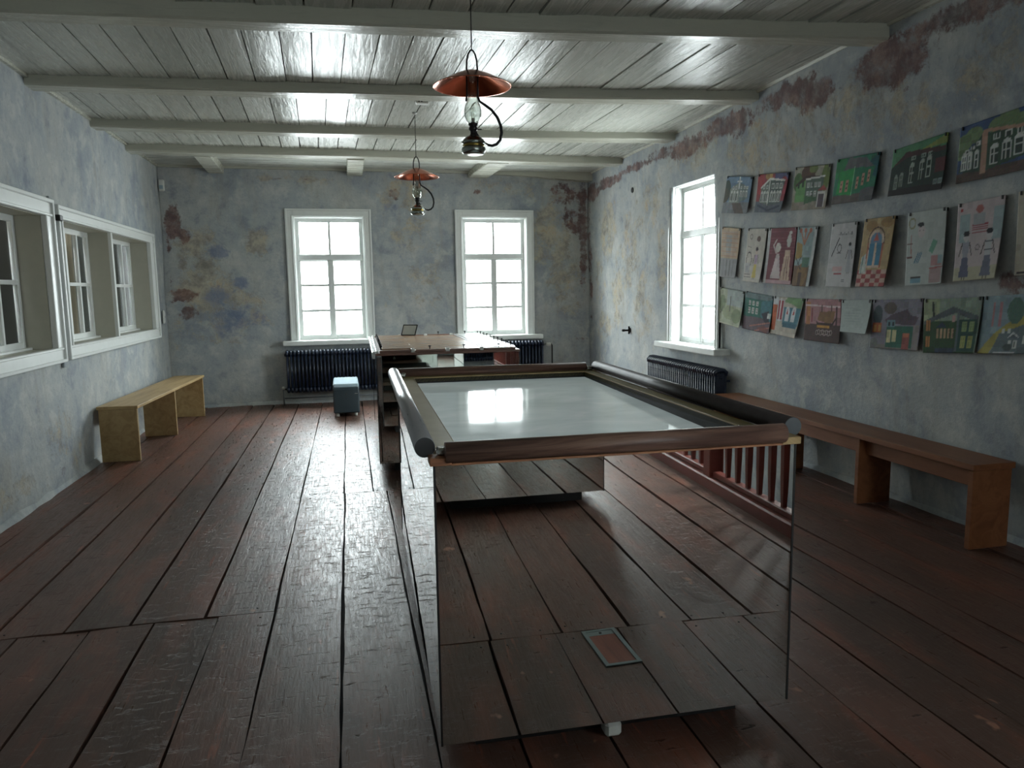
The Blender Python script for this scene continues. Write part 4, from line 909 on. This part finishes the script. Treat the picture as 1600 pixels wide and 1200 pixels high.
def d_t5():
    p = land((38, 62, 54)); p.P([(0, .6), (.28, .86), (.98, .78), (1, 1), (0, 1)], (84, 150, 104)).P([(.5, .82), (1, .84), (1, 1)], (146, 160, 78)).P([(.02, .62), (.28, .88), (.98, .80), (.98, .72), (.3, .76)], (82, 52, 52)).R(0, 0, 1, .14, (34, 30, 32))
    for i, x in enumerate((.1, .2)): p.win(x, .14+.03*i, .06, .26, (150, 166, 152), (34, 56, 48), True)
    for i, x in enumerate((.38, .56, .68)): p.win(x, .22+.03*i, .085, .34, (166, 178, 166), (34, 56, 48), True).win(x+.01, .68, .08, .08, (150, 168, 154), (34, 56, 48))
    p.R(.84, .34, 1, .60, (96, 44, 48)).row([.84, .92], .12, .06, .1, c=(140, 160, 160)); return p.G()
def d_t6():
    p = land((62, 90, 136)); 
    for x, y in ((.08, .72), (.2, .8), (.5, .85), (.62, .92), (.78, .8), (.9, .68), (.03, .55)): p.C(x, y, .12, (120, 148, 102), .14)
    p.R(0, 0, 1, .18, (98, 80, 72)).P([(.03, .2), (.06, .42), (.32, .78), (.36, .14)], (60, 88, 74)).P([(.36, .14), (.32, .78), (.86, .70), (.84, .26)], (64, 96, 76)).P([(.31, .1), (.37, .1), (.37, .8), (.31, .8)], (196, 150, 126)).L(.34, .82, .88, .70, (196, 150, 126), .02)
    p.row([.06, .14, .22], .22, .06, .26, arch=True, dy=.0).row([.42, .56, .70], .22, .1, .28, arch=True, dy=.03).row([.44, .58, .72], .62, .09, .11, dy=-.01).row([.1, .17, .24], .5, .05, .08, dy=.05).C(.93, .3, .1, (110, 78, 96), .2); return p.G()
def d_m1():
    p = port((206, 178, 144)); p.R(.1, .42, .9, .95, (196, 172, 150)).R(.3, .5, .62, .86, (166, 168, 164)).R(0, 0, 1, .40, (156, 158, 160))
    for k in range(6): p.L(.05, .44+.09*k, .95, .44+.09*k, (206, 140, 104), .008, .7)
    for x in (.2, .42, .62, .8): p.L(x, .05, x, .36, (96, 96, 100), .016)
    return p.G(.03)
def d_m2():
    p = port((202, 196, 184)); p.O(.22, .42, .16, (92, 84, 90), .16, .14).R(.05, .18, .32, .36, (186, 186, 190)).fig(.62, .06, .6, (188, 162, 190), (220, 196, 92), (60, 50, 60)).C(.66, .82, .1, (110, 88, 80), .05).O(.25, .86, .08, (130, 124, 120), .05).L(.05, .15, .4, .15, (110, 104, 110), .012).L(.1, .68, .3, .66, (130, 124, 120), .01).L(.05, .1, .45, .09, (110, 104, 110), .01); return p.G(.03)
def d_m3():
    p = port((128, 48, 62)); p.R(0, 0, .12, 1, (196, 200, 200)).R(.12, 0, 1, .08, (200, 160, 166))
    for k in range(9): p.L(.14, .5+.055*k, .98, .5+.055*k, (150, 74, 86), .008)
    p.P([(.26, .1), (.62, .1), (.5, .55), (.40, .55)], (214, 196, 196)).C(.44, .66, .09, (214, 206, 196), .09).L(.38, .56, .27, .7, (214, 196, 190), .02).L(.27, .7, .36, .8, (214, 196, 190), .02).P([(.62, .08), (.92, .08), (.86, .62), (.7, .62)], (220, 188, 160)).C(.79, .78, .07, (206, 206, 200), .12).C(.82, .92, .05, (214, 210, 204), .03).L(.74, .1, .76, .5, (120, 60, 66), .01).L(.83, .1, .82, .5, (120, 60, 66), .01); return p.G(.04)
def d_m4():
    p = port((150, 176, 178)); p.R(0, 0, .85, .36, (126, 92, 62)).C(.5, .2, .3, (150, 112, 66), .2).P([(.02, .45), (.4, .5), (.36, .72), (.05, .76)], (174, 138, 58)).R(.45, .33, .8, .5, (84, 128, 106)).R(.86, 0, 1, 1, (198, 204, 204))
    for x in (.2, .45, .7): p.L(.45, .72, x, .96, (190, 116, 80), .03).C(x, .95, .07, (186, 100, 74), .04)
    p.L(.05, .5, .4, .3, (60, 56, 58), .015).L(.1, .3, .35, .5, (60, 56, 58), .012).R(.3, 0, .5, .25, (92, 62, 48)); return p.G(.05)
def d_m5():
    p = port((200, 200, 202)); p.L(.12, .5, .38, .78, (60, 60, 66), .016).O(.42, .62, .09, (96, 96, 100), .07, .25).L(.34, .54, .5, .54, (96, 96, 100), .01)
    for k in range(8): p.R(.34+.07*k, .82, .37+.07*k, .85+.02*(k % 2), (90, 92, 96))
    p.fig(.82, .22, .48, (170, 172, 180), (180, 184, 190), (50, 54, 62), (196, 200, 206)).R(.22, .25, .6, .33, (214, 174, 172)).R(.28, .2, .6, .225, (176, 66, 72))
    for k in range(4): p.R(.62, .06+.03*k, .74, .07+.03*k, (90, 90, 96))
    return p.G(.02)
def d_m6():
    p = port((190, 160, 108)); p.C(.3, .9, .2, (172, 132, 74), .08).C(.8, .93, .2, (170, 130, 74), .07).R(.26, .28, .76, .68, (220, 190, 166)).C(.51, .68, .25, (220, 190, 166), .16).O(.51, .68, .28, (80, 50, 44), .2, .10).R(0, 0, 1, .26, (206, 166, 150))
    p.C(.51, .68, .19, (96, 140, 176), .12).P([(.42, .68), (.51, .8), (.6, .68)], (214, 96, 80)).R(.31, .32, .48, .64, (50, 132, 172)).R(.55, .32, .72, .64, (50, 132, 172)).R(.49, .3, .54, .66, (226, 196, 172)).R(.72, .28, .76, .64, (190, 96, 66)).R(.24, .28, .27, .66, (190, 96, 66))
    for i in range(6):
        for j in range(4):
            if (i+j) % 2: p.R(i/6, j*.065, (i+1)/6, (j+1)*.065, (170, 60, 62))
    p.P([(.05, .2), (.3, .2), (.22, .5), (.08, .45)], (196, 204, 198)).L(.12, .2, .14, .46, (96, 140, 130), .014); return p.G(.05)
def d_m7():
    p = port((190, 200, 196)); p.O(.14, .86, .1, (160, 158, 120), .08, .3).C(.4, .74, .10, (206, 196, 196), .09).C(.38, .83, .09, (40, 44, 52), .03).C(.36, .75, .012, (60, 60, 66)).C(.45, .75, .012, (60, 60, 66)).L(.12, .7, .14, .4, (184, 120, 110), .012).L(.02, .4, .16, .4, (120, 70, 64), .014).L(.02, .58, .16, .58, (120, 70, 64), .012)
    p.P([(.62, .46), (.72, .62), (.84, .58), (.72, .42)], (112, 176, 148))
    for k in range(3): p.L(.24+.05*k, .32, .34+.05*k, .45, (76, 128, 156), .014)
    p.R(.16, .10, .45, .125, (70, 66, 66)).R(.16, .04, .45, .10, (112, 164, 184)).R(.7, .26, .98, .4, (196, 140, 142)).R(.68, .02, .98, .24, (180, 150, 150)).L(.66, .22, .98, .24, (190, 90, 92), .012).R(.86, .28, .98, .4, (150, 180, 186)); return p.G(.02)
def d_m8():
    p = port((206, 190, 192)); p.R(0, 0, 1, .18, (196, 190, 158)).R(.08, .5, .3, .86, (160, 186, 190)).R(.8, .5, 1, .9, (166, 188, 192))
    for k in range(6): p.R(.36, .60+.022*k, .72, .612+.022*k, (176, 70, 84))
    p.R(.38, .7, .64, .84, (170, 176, 180)).C(.51, .9, .08, (192, 110, 104), .05).fig(.25, .02, .62, (160, 166, 178), (96, 102, 132), (30, 32, 40), (210, 206, 206)).fig(.76, .02, .62, (196, 200, 204), (110, 116, 140), (30, 32, 40), (210, 206, 206))
    for k in range(5): p.R(.68, .34+.035*k, .86, .345+.035*k, (60, 64, 74))
    p.R(.08, .9, .14, .94, (200, 70, 70)).O(.52, .42, .05, (120, 110, 116), .04, .3); return p.G(.02)
def d_m9(): p = port((192, 184, 164)); p.O(.5, .7, .2, (136, 96, 80), .12, .12).R(.2, .2, .6, .45, (176, 164, 140)).R(.05, .03, .9, .05, (60, 56, 56)); return p.G(.03)
def d_b1(): p = land((176, 184, 154)); p.R(.35, .55, 1, 1, (170, 184, 180)).C(.16, .58, .13, (134, 152, 112), .25).C(.5, .35, .3, (160, 172, 132), .2).C(.8, .3, .2, (140, 158, 116), .2).L(.5, .4, .5, .8, (100, 92, 90), .012).L(.1, .3, .2, .5, (96, 96, 84), .012).R(0, 0, 1, .05, (206, 206, 176)); return p.G(.04)
def d_b2():
    p = land((40, 108, 100)); p.R(.02, .86, 1, 1, (108, 136, 140)).P([(0, 0), (1, 0), (1, .36), (.1, .40), (0, .34)], (104, 86, 96)).P([(.1, .35), (.1, .86), (.62, .82), (.62, .42)], (32, 118, 98)).P([(.62, .42), (.62, .82), (1, .9), (1, .3)], (60, 128, 140))
    p.row([.16, .3, .44], .68, .09, .12).row([.16, .3, .44], .46, .09, .16).L(.3, .12, .98, .30, (206, 120, 100), .01).L(.5, .02, .98, .16, (206, 120, 100), .01).P([(.66, .5), (.8, .28), (.96, .3), (.9, .6)], (50, 50, 66)).R(.88, .4, .98, .55, (206, 216, 210)).P([(.55, .1), (.9, .0), (1, .1), (.8, .2)], (140, 66, 56), .7); return p.G(.05)
def d_b3():
    p = land((196, 186, 170)); p.R(0, .12, .16, .80, (214, 92, 40)).R(.0, .8, .2, 1, (206, 210, 214)).R(.2, .38, .4, .95, (206, 206, 210)).R(.21, .42, .38, .92, (176, 44, 62)).R(.26, .4, .31, .98, (224, 220, 220)).P([(.4, .9), (.5, 1), (1, 1), (.98, .72), (.7, .84)], (124, 170, 112)).R(.42, .3, .98, .76, (66, 132, 152)).R(.44, .24, .96, .36, (52, 112, 136))
    for x in (.48, .7): p.R(x, .4, x+.14, .66, (214, 220, 226)).C(x+.07, .66, .07, (214, 220, 226), .12).P([(x+.04, .58), (x+.10, .58), (x+.07, .72)], (206, 60, 60))
    p.P([(.0, .12), (1, .1), (1, 0), (0, 0)], (206, 198, 182)); return p.G(.04)
def d_b4():
    p = land((186, 128, 134)); p.R(0, 0, 1, .42, (82, 56, 52)).R(.04, .4, .16, .94, (196, 122, 66)).C(.5, .3, .12, (82, 56, 52), .1).P([(.38, .52), (.44, .72), (.86, .74), (.82, .5), (.7, .44)], (146, 104, 62)).P([(.34, .5), (.4, .46), (.78, .46), (.88, .6), (.9, .56), (.78, .38), (.38, .38)], (62, 36, 32)).R(.38, .33, .72, .41, (214, 148, 48)).L(.02, .86, .98, .84, (232, 206, 206), .012).L(.5, .72, .5, .86, (90, 60, 56), .012).L(.76, .74, .76, .86, (90, 60, 56), .012)
    for k in range(8): p.O(.38+.055*k, .22+.02*(k % 2), .035, (176, 156, 150), .07, .35)
    p.R(.88, .4, .92, .84, (80, 50, 54)).R(.2, .46, .24, .8, (150, 60, 66)); return p.G(.05)
def d_b5():
    p = Paint(72, 72, (182, 196, 192))
    for k in range(6): p.L(.15, .76-.08*k, .62+.05*(k % 3), .76-.08*k, (160, 176, 172), .006, .8)
    p.R(.5, .68, .7, .74, (160, 176, 172), .6); return p.G(.015)
def d_b6():
    p = land((138, 134, 150)); p.R(.03, .0, 1, .1, (140, 134, 128)).C(.14, .7, .10, (58, 78, 84), .2).C(.4, .84, .13, (104, 92, 84), .12).R(.04, .34, .24, .54, (196, 96, 52)).R(.07, .36, .13, .5, (220, 160, 84)).R(.16, .36, .22, .5, (220, 160, 84)).R(.35, .04, .95, .48, (44, 112, 90)).P([(.3, .6), (.42, .70), (.74, .82), (.8, .7), (.96, .66), (.9, .5), (.36, .52)], (94, 78, 92)).R(.35, .46, .52, .60, (104, 150, 160))
    p.R(.38, .47, .42, .57, (36, 48, 60)).R(.46, .47, .50, .57, (36, 48, 60)).R(.36, .14, .44, .40, (214, 206, 150)).R(.47, .16, .56, .40, (214, 206, 150)).R(.68, .02, .82, .34, (166, 84, 76)).R(.7, .26, .8, .34, (214, 120, 84)).R(.88, 0, .98, .5, (150, 140, 140)).C(.08, .12, .1, (120, 124, 122), .1); return p.G(.05)
def d_b7():
    p = land((140, 160, 142)); p.R(.0, .55, .3, 1, (162, 176, 134)).R(.02, .0, .98, .6, (48, 88, 50)).P([(0, .6), (.55, .86), (.98, .68), (.98, .56), (.6, .74), (.02, .54)], (88, 100, 104)).L(.2, .7, .18, .94, (40, 56, 48), .02).R(.62, .04, .67, .78, (96, 112, 116)).R(.67, .04, .97, .62, (34, 84, 74)).R(.25, .0, .62, .1, (52, 72, 90))
    for x, y in ((.06, .42), (.06, .12)): p.R(x, y, x+.08, y+.2, (206, 134, 66)).R(x+.035, y, x+.045, y+.2, (120, 90, 40))
    p.row([.26, .33, .4, .47, .54], .28, .05, .18, c=(196, 160, 120), d=(140, 96, 76)).P([(.24, .48), (.36, .58), (.46, .48)], (40, 66, 92)).R(.54, .58, .60, .7, (196, 150, 140)).row([.72, .85], .4, .08, .18, c=(150, 176, 110), d=(120, 150, 96)).row([.72, .85], .1, .08, .22, c=(176, 184, 96), d=(140, 150, 80)); return p.G(.06)
def d_b8():
    p = land((140, 166, 176)); p.P([(0, 0), (.22, .36), (.5, .62), (1, .80), (1, .66), (.6, .46), (.3, .3), (.18, 0)], (188, 176, 84)).P([(.2, .0), (.3, .36), (1, .66), (1, 0)], (112, 130, 136)).C(.5, .74, .12, (92, 132, 116), .22).C(.85, .72, .14, (96, 130, 132), .14)
    for x in (.18, .28): p.L(x, .5, x, .88, (196, 130, 136), .02)
    p.P([(.42, .28), (.5, .38), (.6, .28)], (214, 222, 222)).P([(.44, .28), (.5, .35), (.58, .28)], (96, 110, 116)).row([.44, .52], .1, .05, .14).row([.64, .72, .8], .18, .05, .14).row([.34, .42], .36, .04, .08).R(.82, .0, .86, .5, (206, 216, 216)).R(.25, .02, .55, .05, (220, 224, 224)).C(.44, .12, .06, (84, 98, 96), .07); return p.G(.04)
DR = [
 ('t1', [(6.199,2.433),(5.768,2.369),(6.303,2.122),(5.841,2.070)], 'pale many-windowed building painted under blue sky, first in the top row by the window'),
 ('t2', [(5.671,2.370),(5.224,2.322),(5.728,2.069),(5.298,2.024)], 'painting of a white-edged house among red trees, top row'),
 ('t3', [(5.146,2.341),(4.707,2.299),(5.215,2.030),(4.775,1.997)], 'painting of a light green house with round trees and a small red-roofed porch, top row'),
 ('t4', [(4.635,2.313),(4.200,2.291),(4.707,2.017),(4.273,2.000)], 'painting of a bright emerald green house with pink windows and grey roof, top row'),
 ('t5', [(4.086,2.278),(3.651,2.301),(4.140,2.003),(3.674,1.990)], 'very dark green painting of a house with pale arched windows, top row'),
 ('t6', [(3.564,2.304),(3.050,2.335),(3.600,2.005),(3.055,2.018)], 'painting of a green house with a pink corner post under deep blue sky, top row'),
 ('m1', [(6.304,1.995),(5.975,1.956),(6.363,1.546),(6.075,1.523)], 'drawing with orange lattice above grey lower third, first in the middle row by the window'),
 ('m2', [(5.848,1.943),(5.548,1.919),(5.934,1.498),(5.650,1.478)], 'pale sketch of a figure in a yellow skirt, middle row'),
 ('m3', [(5.529,1.920),(5.132,1.896),(5.640,1.478),(5.228,1.457)], 'maroon drawing of two figures in long pale gowns, middle row'),
 ('m4', [(5.122,1.895),(4.872,1.879),(5.216,1.450),(4.990,1.441)], 'narrow painting with orange branches over ochre and brown, middle row'),
 ('m5', [(4.710,1.881),(4.437,1.874),(4.803,1.439),(4.510,1.433)], 'white sheet with a thin line-drawn figure and a small red bar, middle row'),
 ('m6', [(4.359,1.881),(4.071,1.878),(4.463,1.437),(4.165,1.436)], 'painting of a blue arched window on ochre above a red checked floor'),
 ('m7', [(3.967,1.881),(3.665,1.885),(4.001,1.437),(3.697,1.450)], 'pale sheet with a black-capped face, a green patch and a blue bar, middle row'),
 ('m8', [(3.582,1.892),(3.272,1.905),(3.616,1.460),(3.312,1.474)], 'pinkish sheet with two dark-skirted figures and red steps, middle row'),
 ('m9', [(3.199,1.911),(2.900,1.926),(3.222,1.484),(2.930,1.496)], 'beige sheet cut by the right edge of the photo, last in the middle row'),
 ('b1', [(6.368,1.445),(5.944,1.403),(6.407,1.122),(5.995,1.080)], 'pale yellow-green landscape sketch, first in the bottom row by the window'),
 ('b2', [(5.930,1.405),(5.495,1.366),(5.986,1.080),(5.552,1.050)], 'painting of a teal green facade above a purple-brown yard, bottom row'),
 ('b3', [(5.483,1.366),(5.076,1.348),(5.550,1.057),(5.183,1.034)], 'painting with a bright orange stripe and two white arched windows, bottom row'),
 ('b4', [(5.060,1.348),(4.640,1.347),(5.092,1.031),(4.652,1.026)], 'dark brown and pink painting of a wooden carriage, bottom row'),
 ('b5', [(4.632,1.342),(4.318,1.346),(4.642,1.117),(4.340,1.116)], 'nearly blank pale letter sheet with faint writing, bottom row'),
 ('b6', [(4.308,1.346),(3.864,1.358),(4.355,1.022),(3.898,1.036)], 'painting of a green house with dark mauve roof and an orange hut, bottom row'),
 ('b7', [(3.855,1.354),(3.427,1.372),(3.868,1.026),(3.468,1.055)], 'painting of a dark green corner house with yellow and orange windows, bottom row'),
 ('b8', [(3.421,1.374),(2.990,1.400),(3.464,1.054),(3.010,1.086)], 'painting of a grey house behind a yellow hill, last in the bottom row')]
for k, (key, q, lb) in enumerate(DR):
    p = globals()['d_'+key](); hh, ww = p.a.shape[:2]
    TLc, TRc, BLc, BRc = [np.array(c) for c in q]
    vs, cols = [], []; curl = random.uniform(.008, .028); curl2 = random.uniform(.0, .02); off0 = .014 if key[0] != 'b' or k % 2 else .018
    lift = {'t': .014, 'm': .02, 'b': .016}[key[0]] + .003*(k % 2)
    g_ = p.a.mean(axis=2, keepdims=True); p.a = np.clip((g_+(p.a-g_)*.80)*.90, 0, 1)
    srgb = np.where(p.a <= .04045, p.a/12.92, ((p.a+.055)/1.055)**2.4)
    for j in range(hh+1):
        for i in range(ww+1):
            u, v = i/ww, j/hh
            P2 = (BLc*(1-u)+BRc*u)*(1-v)+(TLc*(1-u)+TRc*u)*v
            x = float(wall_x(P2[0], P2[1])) - lift - curl*(1-v)**2*(.6+.4*u) - curl2*(u**3)*(1-v) - .004*math.sin(u*3)
            vs.append((x, P2[0], P2[1]))
            cols += list(srgb[min(j, hh-1), min(i, ww-1)])+[1.]
    fs = [(j*(ww+1)+i, j*(ww+1)+i+1, (j+1)*(ww+1)+i+1, (j+1)*(ww+1)+i) for j in range(hh) for i in range(ww)]
    loc = Vector(((TLc[0]+TRc[0])/2*0+wall_x(TLc[0], TLc[1])-lift, (TLc[0]+TRc[0])/2, TLc[1]))
    me = bpy.data.meshes.new('drawing'); me.from_pydata([tuple(Vector(a)-loc) for a in vs], [], fs)
    if me.polygons[0].normal.x > 0: me.flip_normals()
    ca = me.color_attributes.new('paint', 'FLOAT_COLOR', 'POINT'); ca.data.foreach_set('color', np.array(cols, dtype=np.float32)); me.materials.append(PAINTED)
    me.polygons.foreach_set('use_smooth', [True]*len(me.polygons))
    T = empty('drawing', loc); tag(T, lb, 'drawing', "children's drawings in three rows on the right wall")
    o = bpy.data.objects.new('sheet', me); COL.objects.link(o); o.parent = T
    md = o.modifiers.new('paper', 'SOLIDIFY'); md.thickness = .0012; md.offset = -1
    for c in (TLc, TRc):
        cc = c + (np.array([-.018, -.006]) if c is TLc else np.array([.018, -.006]))
        x = float(wall_x(cc[0], cc[1]))
        MB().box((x-lift-.006-loc.x, cc[0]-.004-loc.y, cc[1]-.012-loc.z), (x+.004-loc.x, cc[0]+.004-loc.y, cc[1]+.008-loc.z)).build('clip', IRON, T)
